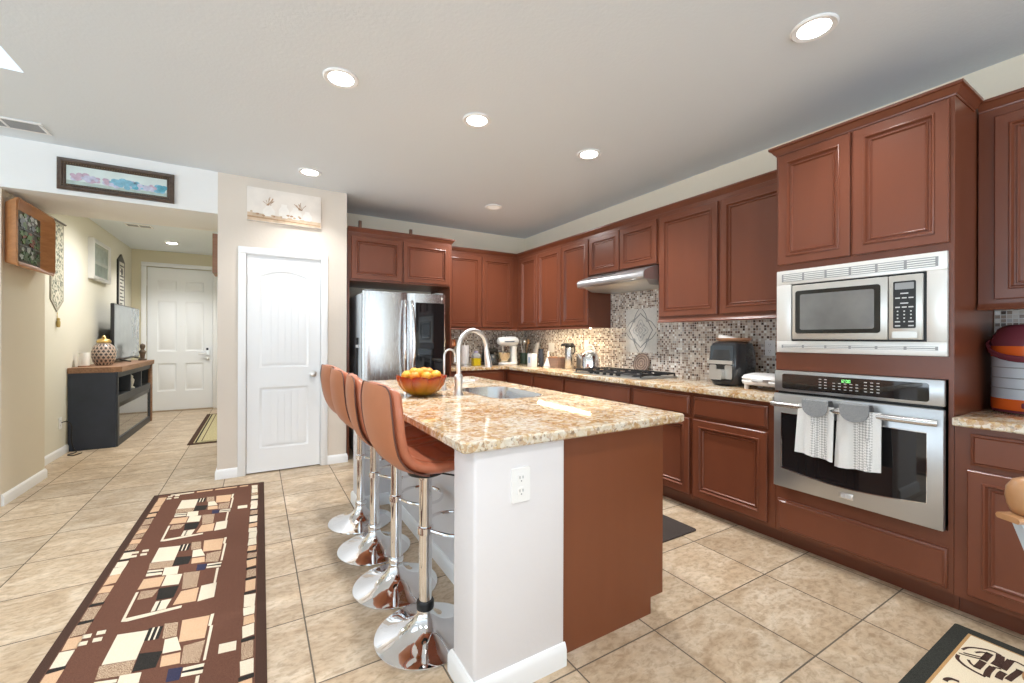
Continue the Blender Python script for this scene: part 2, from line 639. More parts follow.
SK = (-2.35, 1.85, -1.125, 3.455)      # skylight shaft
b = MB()
b.box((-5.75, -4.15, ZC), (SK[0], YH + 0.12, ZC + 0.12))
b.box((SK[2], -4.15, ZC), (XR + 0.12, YH + 0.12, ZC + 0.12))
b.box((SK[0], -4.15, ZC), (SK[2], SK[1], ZC + 0.12))
b.box((SK[0], SK[3], ZC), (SK[2], YH + 0.12, ZC + 0.12))
struct('ceiling', b, M['ceiling'])
b = MB()
z0, z1 = ZC + 0.12, 3.25
b.box((SK[0] - .06, SK[1] - .06, z0), (SK[0], SK[3] + .06, z1))
b.box((SK[2], SK[1] - .06, z0), (SK[2] + .06, SK[3] + .06, z1))
b.box((SK[0], SK[1] - .06, z0), (SK[2], SK[1], z1))
b.box((SK[0], SK[3], z0), (SK[2], SK[3] + .06, z1))
struct('trim_1', b, M['wall_white'])       # skylight shaft lining

struct('wall_right', MB().box((XR, -4.15, 0), (XR + 0.12, YB + 0.12, ZC)), M['wall_cream'])
struct('wall_back', MB().box((0.785, YB, 0), (XR, YB + 0.12, ZC)), M['wall_cream'])
# pantry: wall with the door opening, its return and the hall side
D0, D1, DZ = -0.085, 0.540, 2.032
b = MB()
b.box((-0.305, YP, 0), (D0 - .012, YP + .115, ZC))
b.box((D1 + .012, YP, 0), (0.785, YP + .115, ZC))
b.box((D0 - .012, YP, DZ + .012), (D1 + .012, YP + .115, ZC))
struct('wall_pantry', b, M['wall_beige'])
struct('wall_pantry_side', MB().box((0.685, YP + .115, 0), (0.785, YB + .12, ZC)), M['wall_beige'])
struct('wall_hall_right', MB().box((-0.305, YP + .115, 0), (-0.205, YH, ZC)), M['wall_end'])
struct('wall_pantry_rear', MB().box((-0.205, YP + .75, 0), (0.685, YP + .85, ZC)), M['wall_beige'])
b = MB()
b.box((XN, YP, 2.372), (-0.305, 5.40, ZC))
struct('wall_header', b, M['wall_white'])
struct('wall_left', MB().box((XN - .22, YP + .06, 0), (XN, YC, ZC)), M['wall_tan'])
struct('wall_hall_left', MB().box((XL - .12, YC, 0), (XL, YH, ZC)), M['wall_hall'])
# hall end wall with the entry door opening
E0, E1, EZ = -1.60, -0.69, 2.465
b = MB()
b.box((XL - .12, YH, 0), (E0 - .02, YH + .12, ZC))
b.box((E1 + .02, YH, 0), (-0.205, YH + .12, ZC))
b.box((E0 - .02, YH, EZ + .02), (E1 + .02, YH + .12, ZC))
b.box((E0 - .02, YH + .075, 0), (E1 + .02, YH + .12, EZ + .02))  # unseen backing added behind the door to stop light leaking in
struct('wall_hall_end', b, M['wall_end'])
# the room behind and beside the camera
b = MB()
b.box((-5.75, YP + .06, 0), (XN - .22, YP + .16, ZC))
struct('wall_family', b, M['wall_tan'])
b = MB()
b.box((-5.75, -4.15, 0), (XR + .12, -4.03, 0.1))
b.box((-5.75, -4.15, 2.3), (XR + .12, -4.03, ZC))
for x0, x1 in ((-5.75, -4.5), (-0.8, 0.2), (3.0, XR + .12)):
    b.box((x0, -4.15, .1), (x1, -4.03, 2.3))
struct('wall_rear', b, M['wall_cream'])
b = MB()
b.box((-5.75, -4.03, 0), (-5.63, YP + .06, 0.3))
b.box((-5.75, -4.03, 2.4), (-5.63, YP + .06, ZC))
for y0, y1 in ((-4.03, -2.4), (3.6, YP + .06)):
    b.box((-5.75, y0, .3), (-5.63, y1, 2.4))
struct('wall_far_left', b, M['wall_cream'])


def window_frame(name, fixed, a0, a1, z0, z1, along, n):
    b = MB()
    t = .05
    cuts = [a0 + (a1 - a0) * i / n for i in range(n + 1)]
    for i, c in enumerate(cuts):
        lo = c if i == 0 else c - t / 2 if i < n else c - t
        if along == 'x':
            b.box((lo, fixed - .03, z0), (lo + t, fixed + .03, z1))
        else:
            b.box((fixed - .03, lo, z0), (fixed + .03, lo + t, z1))
    for lo in (z0, z1 - t):
        if along == 'x':
            b.box((a0, fixed - .03, lo), (a1, fixed + .03, lo + t))
        else:
            b.box((fixed - .03, a0, lo), (fixed + .03, a1, lo + t))
    struct(name, b, M['trim'])


window_frame('window_1', -4.09, -4.5, -0.8, .1, 2.3, 'x', 3)
window_frame('window_2', -4.09, 0.2, 3.0, .1, 2.3, 'x', 2)
window_frame('window_3', -5.69, -2.4, 3.6, .3, 2.4, 'y', 5)

# baseboards
BP = [(0, 0), (.015, 0), (.015, .062), (.011, .074), (.006, .084), (0, .086)]


def baseboard(name, path):
    struct(name, MB().sweep(path, BP), M['trim'])


baseboard('baseboard_pantry', [(-0.305, YP + .6), (-0.305, YP), (D0 - .066, YP)])
baseboard('baseboard_pantry_right', [(D1 + .066, YP), (0.785, YP), (0.785, YP + .06)])
baseboard('baseboard_left', [(XN, YP + .07), (XN, YC), (XN - .1, YC)])
baseboard('baseboard_hall_left', [(XL, YC + .01), (XL, YH)])
baseboard('baseboard_hall_end', [(XL, YH), (E0 - .09, YH)])

# tile backsplash on both kitchen walls, and the pale medallion set into it
b = MB()
b.box((XR - .012, 1.415, .915), (XR, YB, 1.76))
b.box((XR - .012, 1.76, 1.30), (XR, 1.77, 1.31))
b.box((1.97, YB - .012, .915), (XR - .012, YB, 1.42))
b.box((XR - .012, -1.2, .915), (XR, .63, 1.45))
struct('wall_backsplash', b, M['mosaic'])
M['medtile'] = mat('pale_medallion_tile', (0.74, 0.72, 0.68), 0.2, vary=0.05, vscale=40)
M['medline'] = mat('dark_grey_glaze', (0.13, 0.14, 0.14), 0.3, vary=0.05)
M['medgrey'] = mat('mid_grey_glaze', (0.40, 0.40, 0.39), 0.3, vary=0.05)
med = MB()
mx = XR - .012
cy, cz, hw, hh = 3.075, 1.355, .205, .225
med.box((mx - .006, cy - hw, cz - hh), (mx, cy + hw, cz + hh))
xx = mx - .0065
med.m(1)


def medloop(pts, r=.0035, closed=True):
    med.tube([(xx, cy + p[0], cz + p[1]) for p in pts], r, 6, closed=closed)


ogee = []
for sx, sy in ((1, 1), (-1, 1), (-1, -1), (1, -1)):
    q = []
    for i in range(13):
        t = i / 12
        a = t * PI / 2
        rr = 0.158 * (1 - 0.13 * (1 - math.cos(4 * a)) / 2 * -1) / (abs(math.cos(a)) + abs(math.sin(a))) * 1.0
        q.append((rr * math.cos(a), rr * math.sin(a) * 1.12))
    if sx * sy < 0:
        q = q[::-1]
    ogee += [(sx * p[0], sy * p[1]) for p in q][:-1]
medloop(ogee)
for sx in (-1, 1):
    for sy in (-1, 1):
        medloop(bez((sx * .089, sy * .100), (sx * .14, sy * .10), (sx * .155, sy * .07), (sx * .2, sy * .02), 8), .003, False)
        medloop(bez((sx * .089, sy * .100), (sx * .075, sy * .15), (sx * .06, sy * .18), (sx * .02, sy * .22), 8), .003, False)
med.m(2)
for sx in (-1, 1):
    for sy in (-1, 1):
        med.lathe([(.018, 0), (.018, .003), (0, .003)], (xx, cy + sx * .089, cz + sy * .100), 14, '-x')
for rr in (.022, .05, .08):
    medloop([(rr * (1 + .25 * math.cos(4 * a * PI / 16)) * math.cos(a * PI / 16), 1.1 * rr * (1 + .25 * math.cos(4 * a * PI / 16)) * math.sin(a * PI / 16)) for a in range(32)], .0028)
for k in range(8):
    a = k * PI / 4
    med.sphere((xx, cy + .064 * math.cos(a), cz + .07 * math.sin(a)), (.003, .011, .011), 8, 5)
struct('trim_2', med, [M['medtile'], M['medline'], M['medgrey']])

# ------------------------------------------------------------------ doors
def rect_loops(b, O, U, W, N, x0, z0, x1, z1, prof):
    O, U, W, N = Vector(O), Vector(U), Vector(W), Vector(N)
    loops = []
    for i, h in prof:
        loops.append([tuple(O + U * p + W * q + N * h) for p, q in ((x0 + i, z0 + i), (x1 - i, z0 + i), (x1 - i, z1 - i), (x0 + i, z1 - i))])
    b.loft(loops, cap0=False)


def slab_with_panels(b, x0, x1, z0, z1, y, th, rects, rec=.008):
    # stiles and rails around recessed rectangles, facing -y
    xs = sorted({x0, x1} | {r[0] for r in rects} | {r[2] for r in rects})
    zs = sorted({z0, z1} | {r[1] for r in rects} | {r[3] for r in rects})
    b.box((x0, y + rec, z0), (x1, y + th, z1))
    for i in range(len(xs) - 1):
        for j in range(len(zs) - 1):
            cx, cz = (xs[i] + xs[i + 1]) / 2, (zs[j] + zs[j + 1]) / 2
            if any(r[0] < cx < r[2] and r[1] < cz < r[3] for r in rects):
                continue
            b.box((xs[i], y, zs[j]), (xs[i + 1], y + rec, zs[j + 1]))


# pantry door: two panels, the upper with an arched top, planks in both
door1 = thing('door_1', 'white pantry door with arched plank panels', 'door', ((D0 + D1) / 2, YP, 0))
door1['kind'] = 'structure'
yd = YP + .006
b = MB()
pu = (D0 + .105, 0.985, D1 - .105, 1.90)
plo = (D0 + .105, 0.225, D1 - .105, 0.80)
slab_with_panels(b, D0 + .003, D1 - .003, .012, DZ, yd, .036, [pu, plo])
wp = pu[2] - pu[0]
rise = .055


def archz(x):
    t = (x - pu[0]) / wp * 2 - 1
    return pu[3] - rise * t * t


n = 14
for i in range(n):      # spandrels over the arch
    xa, xb = pu[0] + wp * i / n, pu[0] + wp * (i + 1) / n
    b.prism([(xa, archz(xa)), (xb, archz(xb)), (xb, pu[3] + .002), (xa, pu[3] + .002)], (0, yd, 0), (1, 0, 0), (0, 0, 1), (0, 1, 0), 0, .009)
for (xa, za, xb, zb), arched in ((pu, True), (plo, False)):
    outline = [(xa, za), (xb, za)]
    top = [(xa + (xb - xa) * (1 - i / n), archz(xa + (xb - xa) * (1 - i / n)) if arched else zb) for i in range(n + 1)]
    loops = []
    cxm, czm = (xa + xb) / 2, (za + zb) / 2
    for ins, h in ((0, .0005), (.010, -.004), (.018, -.008 + .0005)):
        L = []
        for px, pz in [(xa, za), (xb, za)] + top:
            qx = min(max(px, xa + ins), xb - ins)
            qz = max(pz, za + ins) if pz < czm else pz - ins
            L.append((qx, yd - h, qz))
        loops.append(L)
    b.loft(loops, cap0=False, cap1=False)
    fx0, fx1, fz0 = xa + .036, xb - .036, za + .036
    k = 6
    for i in range(k):
        qa, qb = fx0 + (fx1 - fx0) * i / k + .0022, fx0 + (fx1 - fx0) * (i + 1) / k - .0022
        ztop = [(qb - (qb - qa) * j / 3) for j in range(4)]
        pts = [(qa, fz0), (qb, fz0)] + [(q, (archz(q) if arched else zb) - .036) for q in ztop]
        b.prism(pts, (0, yd, 0), (1, 0, 0), (0, 0, 1), (0, 1, 0), .002, .009)
b.build('door_slab', M['door'], door1)
b = MB()
cw = .062
for xa, xb, za, zb in ((D0 - cw - .004, D0 - .004, 0, DZ + .008), (D1 + .004, D1 + cw + .004, 0, DZ + .008)):
    b.box((xa, YP - .018, za), (xb, YP, zb), .005)
b.box((D0 - cw - .004, YP - .018, DZ + .008), (D1 + cw + .004, YP, DZ + .008 + cw), .005)
b.box((D0 - .012, YP, 0), (D0 - .001, YP + .11, DZ + .012))
b.box((D1 + .001, YP, 0), (D1 + .012, YP + .11, DZ + .012))
b.box((D0 - .012, YP, DZ + .002), (D1 + .012, YP + .11, DZ + .012))
b.build('door_frame', M['trim'], door1)
b = MB()
b.lathe([(.032, 0), (.032, .006), (.013, .010), (.012, .03), (.024, .036), (.030, .048), (.027, .062), (.012, .068), (0, .068)], (D1 - .066, yd, .915), 24, '-y')
o = b.build('door_knob', M['nickel'], door1)
o['label'] = 'satin nickel knob'
for z in (.22, 1.02, 1.80):
    b = MB()
    b.tube([(D0 - .001, yd - .006, z - .045), (D0 - .001, yd - .006, z + .045)], .007, 8)
    b.build('door_hinge', M['nickel'], door1)

# entry door: six panels
door2 = thing('door_2', 'white six panel entry door at the end of the hall', 'door', ((E0 + E1) / 2, YH, 0))
door2['kind'] = 'structure'
b = MB()
yd = YH + .02
mx_ = (E0 + E1) / 2
rects = []
for xa, xb in ((E0 + .13, mx_ - .06), (mx_ + .06, E1 - .13)):
    for za, zb in ((.34, .82), (1.03, 1.90), (2.07, 2.25)):
        rects.append((xa, za, xb, zb))
slab_with_panels(b, E0, E1, .015, EZ, yd, .04, rects, .010)
for r in rects:
    rect_loops(b, (0, yd, 0), (1, 0, 0), (0, 0, 1), (0, -1, 0), *r, [(0, .0), (.012, -.009), (.03, -.009), (.05, -.002)])
b.build('door_slab', M['door'], door2)
b = MB()
for xa, xb in ((E0 - .075, E0 - .005), (E1 + .005, E1 + .075)):
    b.box((xa, YH - .018, 0), (xb, YH, EZ + .01), .005)
b.box((E0 - .075, YH - .018, EZ + .01), (E1 + .075, YH, EZ + .08), .005)
b.build('door_frame', M['trim'], door2)
b = MB()
b.prism(rrect(E1 - .105, .955, E1 - .045, 1.10, .025), (0, yd, 0), (1, 0, 0), (0, 0, 1), (0, -1, 0), 0, .028)
b.m(1).box((E1 - .092, yd - .031, 1.045), (E1 - .058, yd - .027, 1.085))
b.build('keypad_lock', [M['nickel'], M['black']], door2)
b = MB()
b.lathe([(.028, 0), (.028, .02), (.02, .026), (0, .026)], (E1 - .075, yd, .89), 18, '-y')
b.build('deadbolt', M['nickel'], door2)
b = MB()
b.tube([(E1 - .085, yd - .03, .99), (E1 - .085, yd - .05, .985), (E1 - .20, yd - .05, .985)], [.012, .011, .009], 10)
b.build('door_handle', M['nickel'], door2)
b = MB()
b.lathe([(.008, 0), (.008, .004), (0, .004)], (mx_, yd, 1.46), 12, '-y')
b.build('peephole', M['nickel'], door2)
for z in (.3, 1.25, 2.2):
    b = MB()
    b.tube([(E0 - .002, yd - .005, z - .05), (E0 - .002, yd - .005, z + .05)], .008, 8)
    b.build('door_hinge', M['nickel'], door2)
struct('trim_3', MB().box((E0 - .02, YH - .06, 0), (E1 + .02, YH + .02, .014), .004), wood_mat('door_sill_wood', (.30, .22, .14), (.38, .29, .19), 6))

# ------------------------------------------------------------------ ceiling lights and vents
def downlight(x, y, label, lit=True, power=1.0, cone=SPOT_ANGLE):
    t = thing('ceiling_light', label, 'ceiling light', (x, y, ZC), 'recessed ceiling lights')
    b = MB()
    b.lathe([(.068, -.006), (.090, -.009), (.096, -.004), (.096, 0), (.068, 0), (.068, -.006)], (x, y, ZC), 32, cap=False)
    b.build('trim_ring', M['trim'], t)
    b = MB()
    b.lathe([(.0, -.003), (.068, -.005), (.069, -.001), (.0, -.0005)], (x, y, ZC), 32)
    b.build('diffuser', M['emit'] if lit else M['offlamp'], t)
    if lit is not False:
        d = bpy.data.lights.new('lamp', 'SPOT')
        d.energy = SPOT_W * power
        d.spot_size = math.radians(cone)
        d.spot_blend = 0.9
        d.shadow_soft_size = 0.06
        d.color = (1.0, 0.99, 0.975)
        o = bpy.data.objects.new('lamp', d)
        COL.objects.link(o)
        o.parent = t
        o.location = (0, 0, -.015)
    return t


downlight(2.267, 1.003, 'recessed ceiling light in front of the tall oven cabinet, largest in view', power=.5)
downlight(0.406, 2.584, 'lit recessed ceiling light over the bar stools, left of the next one over the sink')
downlight(1.274, 2.601, 'lit recessed ceiling light directly above the island sink, middle of the row of three', power=1.1)
downlight(2.276, 2.613, 'lit recessed ceiling light in front of the range hood, right of the row of three', power=1.2, cone=128.0)
downlight(0.400, 4.187, 'warm lit recessed ceiling light just in front of the canvas over the pantry door', power=.55)
downlight(2.277, 4.220, 'dim recessed ceiling light with an added beam near the back corner cabinets', lit=None, power=1.2, cone=164.0)  # fixture looks off; wide beam added to brighten the back corner
downlight(-1.147, 8.45, 'recessed ceiling light in the hall near the entry door', power=1.0)
downlight(-0.95, 6.60, 'added unseen ceiling light in the hall just behind the header wall', power=1.5, cone=165.0)  # extra lamp hidden by the header, added to brighten the hall
downlight(0.406, 0.2, 'added unseen ceiling light above the near end of the runner rug')  # out-of-view lamp added to lift the foreground floor
downlight(-1.2, 1.0, 'added unseen ceiling light beside the skylight on the family room side')  # extra lamp out of view, brightens the floor and wall on the left
downlight(1.40, -1.2, 'added unseen ceiling light over the dining end of the kitchen')  # added behind the camera to even out the light
downlight(-3.2, 3.2, 'added unseen ceiling light in the family room corner')  # unseen fill lamp added on the family room side


def vent(x, y, lx, ly, label, dark, nslat):
    t = thing('ceiling_vent', label, 'air vent', (x, y, ZC))
    b = MB()
    f = .022
    b.box((x - lx / 2, y - ly / 2, ZC - .008), (x + lx / 2, y - ly / 2 + f, ZC), .002)
    b.box((x - lx / 2, y + ly / 2 - f, ZC - .008), (x + lx / 2, y + ly / 2, ZC), .002)
    b.box((x - lx / 2, y - ly / 2 + f, ZC - .008), (x - lx / 2 + f, y + ly / 2 - f, ZC), .002)
    b.box((x + lx / 2 - f, y - ly / 2 + f, ZC - .008), (x + lx / 2, y + ly / 2 - f, ZC), .002)
    b.box((x - .008, y - ly / 2 + f, ZC - .008), (x + .008, y + ly / 2 - f, ZC), .002)
    b.build('vent_frame', M['trim'], t)
    b = MB()
    b.box((x - lx / 2 + f, y - ly / 2 + f, ZC - .002), (x + lx / 2 - f, y + ly / 2 - f, ZC - .0005))
    b.build('duct_opening', M['iron'], t)
    b = MB()
    for i in range(nslat):
        q = y - ly / 2 + f + (ly - 2 * f) * (i + .5) / nslat
        b.prism([(-.004, 0), (-.0025, 0), (.005, -.006), (.0035, -.006)], (x - lx / 2 + f, q, ZC - .002), (0, 1, 0), (0, 0, 1), (1, 0, 0), 0, lx - 2 * f)
    b.build('louvers', dark, t)


vent(-1.50, 4.31, .42, .19, 'white louvered ceiling vent over the left end of the header wall', M['grey'], 9)
vent(-1.345, 7.37, .28, .17, 'grey louvered vent in the hall ceiling', M['grey'], 7)

# ------------------------------------------------------------------ cabinets
DOOR = [(0, 0), (0, .016), (.004, .020), (.046, .020), (.048, .0245), (.051, .026), (.055, .0255), (.063, .011), (.070, .011), (.073, .0155), (.076, .0155), (.082, .007)]
DRAWER = [(0, 0), (0, .010), (.004, .013), (.010, .0135), (.016, .020)]
Y_, X_, Z_ = (0, 1, 0), (1, 0, 0), (0, 0, 1)
NX, NY = (-1, 0, 0), (0, -1, 0)
FU = 3.071      # face of the wall cabinets on the right wall
FB = 2.739      # face of the base and tall cabinets on the right wall


def crown_prof(z):
    return [(0, z - .050), (.004, z - .050), (.006, z - .043), (.011, z - .040), (.024, z - .018), (.027, z - .015), (.034, z - .013), (.034, z), (0, z)]


def rail_prof(z):
    return [(0, z), (.014, z), (.017, z + .006), (.014, z + .013), (.008, z + .019), (.006, z + .032), (0, z + .032)]


def doorR(root, y0, y1, z0, z1, x, prof=DOOR, name='door'):
    b = MB().panel((x, y0, z0), Y_, Z_, NX, y1 - y0, z1 - z0, prof)
    return b.build(name, M['cab'], root)


def doorB(root, x0, x1, z0, z1, y, prof=DOOR, name='door'):
    b = MB().panel((x0, y, z0), X_, Z_, NY, x1 - x0, z1 - z0, prof)
    return b.build(name, M['cab'], root)


def upper_right(label, y0, y1, z0, z1, doors, rail=True, crown=True):
    t = thing('wall_cabinet', label, 'cabinet', (XR - .16, (y0 + y1) / 2, z0), 'wall cabinets')
    b = MB()
    b.box((FU, y0 + .0008, z0 + .012), (XR - .0005 if z0 > 1.7 else XR - .0125, y1 - .0008, z1 - .01))
    b.build('cabinet_body', M['cab'], t)
    for ya, yb, za, zb in doors:
        doorR(t, ya, yb, za, zb, FU - .0005)
    if crown:
        MB().sweep([(FU, y1 - .0008), (FU, y0 + .0008)], crown_prof(z1)).build('crown_moulding', M['cab'], t)
    if rail:
        MB().sweep([(FU, y1 - .0008), (FU, y0 + .0008)], rail_prof(z0)).build('light_rail', M['cab'], t)
    return t


UT = 2.425
upper_right('narrow single door wall cabinet in the back right corner', 4.488, 4.985, 1.376, UT, [(4.492, 4.90, 1.415, 2.338)])
upper_right('two door wall cabinet left of the range hood', 3.512, 4.488, 1.376, UT, [(3.518, 3.984, 1.415, 2.338), (3.998, 4.482, 1.415, 2.338)])
upper_right('short two door wall cabinet above the range hood', 2.588, 3.512, 1.926, UT, [(2.602, 3.050, 1.945, 2.338), (3.064, 3.500, 1.945, 2.338)], rail=False)
upper_right('large two door wall cabinet between the range hood and the tall oven cabinet', 1.42, 2.588, 1.41, UT, [(1.44, 1.990, 1.462, 2.338), (2.016, 2.566, 1.462, 2.338)])
upper_right('wall cabinet right of the tall oven cabinet, above the striped jug', -0.60, 0.628, 1.412, UT + .01, [(0.02, 0.572, 1.462, 2.345), (-0.55, 0.00, 1.462, 2.345)])

# back wall cabinet
FBY = 4.996
t = thing('wall_cabinet', 'two door wall cabinet on the back wall beside the refrigerator', 'cabinet', (2.5, YB - .16, 1.376), 'wall cabinets')
b = MB()
b.box((1.975, FBY, 1.388), (XR - .0125, YB - .0125, UT - .01))
b.build('cabinet_body', M['cab'], t)
doorB(t, 2.03, 2.506, 1.415, 2.338, FBY - .0005)
doorB(t, 2.524, 2.992, 1.415, 2.338, FBY - .0005)
MB().sweep([(1.975, FBY), (FU - .002, FBY)], crown_prof(UT)).build('crown_moulding', M['cab'], t)
MB().sweep([(1.975, FBY), (FU - .002, FBY)], rail_prof(1.376)).build('light_rail', M['cab'], t)

# refrigerator surround
FY = 4.67
t = thing('refrigerator_cabinet', 'deep two door cabinet with side panels over the refrigerator', 'cabinet', (1.37, 5.0, 0))
b = MB()
b.box((.80, FY, 1.868), (1.962, YB - .001, UT - .01))
b.build('cabinet_body', M['cab'], t)
MB().box((.80, FY, .0), (.822, YB - .001, 1.868)).build('side_panel', M['cab'], t)
MB().box((1.942, FY, .0), (1.962, YB - .001, 1.868)).build('side_panel', M['cab'], t)
doorB(t, .838, 1.366, 1.888, 2.338, FY - .0005)
doorB(t, 1.386, 1.928, 1.888, 2.338, FY - .0005)
MB().sweep([(.80, FY), (1.962, FY), (1.962, FBY - .05)], crown_prof(UT)).build('crown_moulding', M['cab'], t)

# tall oven cabinet
TY0, TY1, TZ = .634, 1.414, 2.436
t = thing('oven_cabinet', 'tall reddish brown cabinet housing the microwave and the wall oven', 'cabinet', (3.05, 1.02, 0))
b = MB()
b.box((FB, TY0, .10), (XR - .001, TY0 + .018, TZ - .01))
b.box((FB, TY1 - .012, .10), (XR - .001, TY1, TZ - .01))
b.box((FB, TY0 + .018, 1.677), (XR - .001, TY1 - .012, TZ - .01))
b.box((FB, TY0 + .018, 1.082), (XR - .001, TY1 - .012, 1.187))
b.box((FB, TY0 + .018, .10), (XR - .001, TY1 - .012, .383))
b.box((XR - .02, TY0 + .018, .383), (XR - .001, TY1 - .012, 1.677))
b.build('cabinet_body', M['cab'], t)
MB().box((2.824, TY0, 0), (XR - .001, TY1, .10)).build('toe_kick', M['cab'], t)
doorR(t, .650, 1.018, 1.715, 2.376, FB - .0005)
doorR(t, 1.030, 1.398, 1.715, 2.376, FB - .0005)
doorR(t, .652, 1.398, .118, .302, FB - .0005, DRAWER, 'drawer')
MB().sweep([(3.02, TY1), (FB, TY1), (FB, TY0), (3.02, TY0)], crown_prof(TZ)).build('crown_moulding', M['cab'], t)


def base_right(label, y0, y1, fronts, x1=XR - .001, y1b=None):
    t = thing('base_cabinet', label, 'cabinet', (3.05, (y0 + y1) / 2, 0), 'base cabinets')
    b = MB()
    b.box((FB, y0 + .0008, .10), (x1, (y1b or y1) - .0008, .8765))
    b.build('cabinet_body', M['cab'], t)
    MB().box((2.824, y0 + .0008, 0), (x1, (y1b or y1) - .0008, .10)).build('toe_kick', M['cab'], t)
    for kind, ya, yb, za, zb in fronts:
        doorR(t, ya, yb, za, zb, FB - .0005, DOOR if kind == 'door' else DRAWER, kind)
    return t


base_right('base cabinet with one drawer over one door, left beside the wall oven', 1.415, 2.0, [('drawer', 1.458, 1.984, .708, .848), ('door', 1.458, 1.984, .128, .686)])
base_right('base cabinet with drawer and door between the cooktop and the air fryer', 2.0, 2.58, [('drawer', 2.014, 2.563, .708, .848), ('door', 2.014, 2.563, .128, .686)])
base_right('wide base cabinet with a long drawer front under the gas cooktop', 2.58, 3.51, [('drawer', 2.598, 3.496, .708, .848), ('door', 2.598, 3.04, .128, .686), ('door', 3.054, 3.496, .128, .686)])
base_right('base cabinet with drawer and door just left of the cooktop cabinet', 3.51, 4.07, [('drawer', 3.521, 4.051, .708, .848), ('door', 3.521, 4.051, .128, .686)])
base_right('blind corner base cabinet under the back right corner of the worktop', 4.07, 4.66, [('drawer', 4.092, 4.626, .708, .848), ('door', 4.092, 4.626, .128, .686)], y1b=YB - .001)
base_right('base cabinet with drawer and door right of the oven cabinet, under the striped jug', -0.60, .633, [('drawer', .022, .580, .708, .848), ('door', .022, .588, .128, .686), ('drawer', -.56, .004, .708, .848), ('door', -.56, .004, .128, .686)])
t = thing('base_cabinet', 'back wall base cabinet between the refrigerator and the corner', 'cabinet', (2.35, 5.0, 0), 'base cabinets')
FBB = 4.712
b = MB()
b.box((1.975, FBB, .10), (FB - .001, YB - .001, .8765))
b.build('cabinet_body', M['cab'], t)
MB().box((1.975, FBB + .08, 0), (FB - .001, YB - .001, .10)).build('toe_kick', M['cab'], t)
doorB(t, 2.0, 2.70, .708, .848, FBB - .0005, DRAWER, 'drawer')
doorB(t, 2.0, 2.345, .128, .686, FBB - .0005)
doorB(t, 2.355, 2.70, .128, .686, FBB - .0005)


def slab(b, pts, z0, z1, e=.005):
    # worktop slab with eased edges
    P = [Vector((p[0], p[1])) for p in pts]
    n = len(P)

    def inset(d):
        out = []
        for i in range(n):
            a = (P[i] - P[i - 1]).normalized()
            c = (P[(i + 1) % n] - P[i]).normalized()
            na, nc = Vector((-a.y, a.x)), Vector((-c.y, c.x))
            q = na + nc
            q = q / max(q.dot(na), .2)
            out.append(P[i] + q * d)
        return out
    L = []
    for d, z in ((e, z0), (0, z0 + e), (0, z1 - e), (e * .3, z1 - e * .3), (e, z1)):
        L.append([(p.x, p.y, z) for p in inset(d)])
    b.loft(L)


CX_ = 2.704
b = MB()
slab(b, [(CX_, 1.416), (XR - .0125, 1.416), (XR - .0125, YB - .0125), (1.966, YB - .0125), (1.966, 4.678), (CX_, 4.678)], .877, .915)
o = b.build('worktop', M['granite'], loc=(3.04, 3.0, .877))
tag(o, 'L shaped golden granite worktop running under the cooktop to the back corner', 'worktop')
b = MB()
slab(b, [(CX_, -0.62), (XR - .0125, -0.62), (XR - .0125, .632), (CX_, .632)], .877, .915)
o = b.build('worktop', M['granite'], loc=(3.04, 0, .877))
tag(o, 'short golden granite worktop right of the oven cabinet', 'worktop')

# under-cabinet light strip
t = thing('light_strip', 'warm glowing strip light under the cabinets left of the range hood', 'light strip', (3.12, 4.0, 1.376))
MB().box((3.092, 3.54, 1.3835), (3.138, 4.55, 1.3878)).build('housing', M['white'], t)
MB().box((3.096, 3.55, 1.3795), (3.134, 4.54, 1.3835)).build('diffuser', M['strip'], t)

# ------------------------------------------------------------------ island
b = MB()
b.box((.640, 1.318, 0), (1.031, 1.50, .8765), .012, 3)
b.box((.885, 1.50, 0), (1.031, 3.29, .8765))
b.box((.640, 3.29, 0), (1.031, 3.46, .8765), .012, 3)
struct('wall_island', b, mat('island_wall_paint', (0.74, 0.72, 0.73), .85, bump=.25, bscale=45, spec=.25))
baseboard('baseboard_island', [(.885, 3.28), (.885, 1.50), (.640, 1.50), (.640, 1.318), (1.031, 1.318)])
struct('baseboard_island_far', MB().sweep([(1.04, 3.46), (.640, 3.46), (.640, 3.29), (.869, 3.29)], BP), M['trim'])

t = thing('island_cabinet', 'kitchen island base with a plain brown end panel', 'cabinet', (1.33, 2.4, 0))
for ya in (1.355, 3.44):
    MB().prism([(1.032, 0), (1.560, 0), (1.560, .075), (1.640, .075), (1.640, .8765), (1.032, .8765)], (0, ya, 0), X_, Z_, Y_, 0, .02).build('end_panel', M['islandend'], t)
b = MB()
b.box((1.046, 1.375, .08), (1.060, 3.44, .87))
b.box((1.060, 1.375, .08), (1.60, 3.44, .10))
b.box((1.588, 1.375, .10), (1.608, 3.44, .13))
b.box((1.588, 1.375, .84), (1.608, 3.44, .8765))
b.box((1.588, 1.375, .69), (1.608, 3.44, .72))
for y in (1.375, 2.02, 2.72, 3.42):
    b.box((1.588, y, .13), (1.608, y + .02, .84))
b.build('cabinet_body', M['cab'], t)
MB().box((1.535, 1.375, 0), (1.553, 3.44, .08)).build('toe_kick', M['cab'], t)
for ya, yb in ((1.385, 1.70), (1.71, 2.025), (2.04, 2.38), (2.39, 2.725), (2.74, 3.085), (3.095, 3.435)):
    MB().panel((1.6085, ya, .13), Y_, Z_, (1, 0, 0), yb - ya, .56, DOOR).build('door', M['cab'], t)
for ya, yb in ((1.385, 2.025), (2.04, 2.725), (2.74, 3.435)):
    MB().panel((1.6085, ya, .708), Y_, Z_, (1, 0, 0), yb - ya, .14, DRAWER).build('drawer', M['cab'], t)

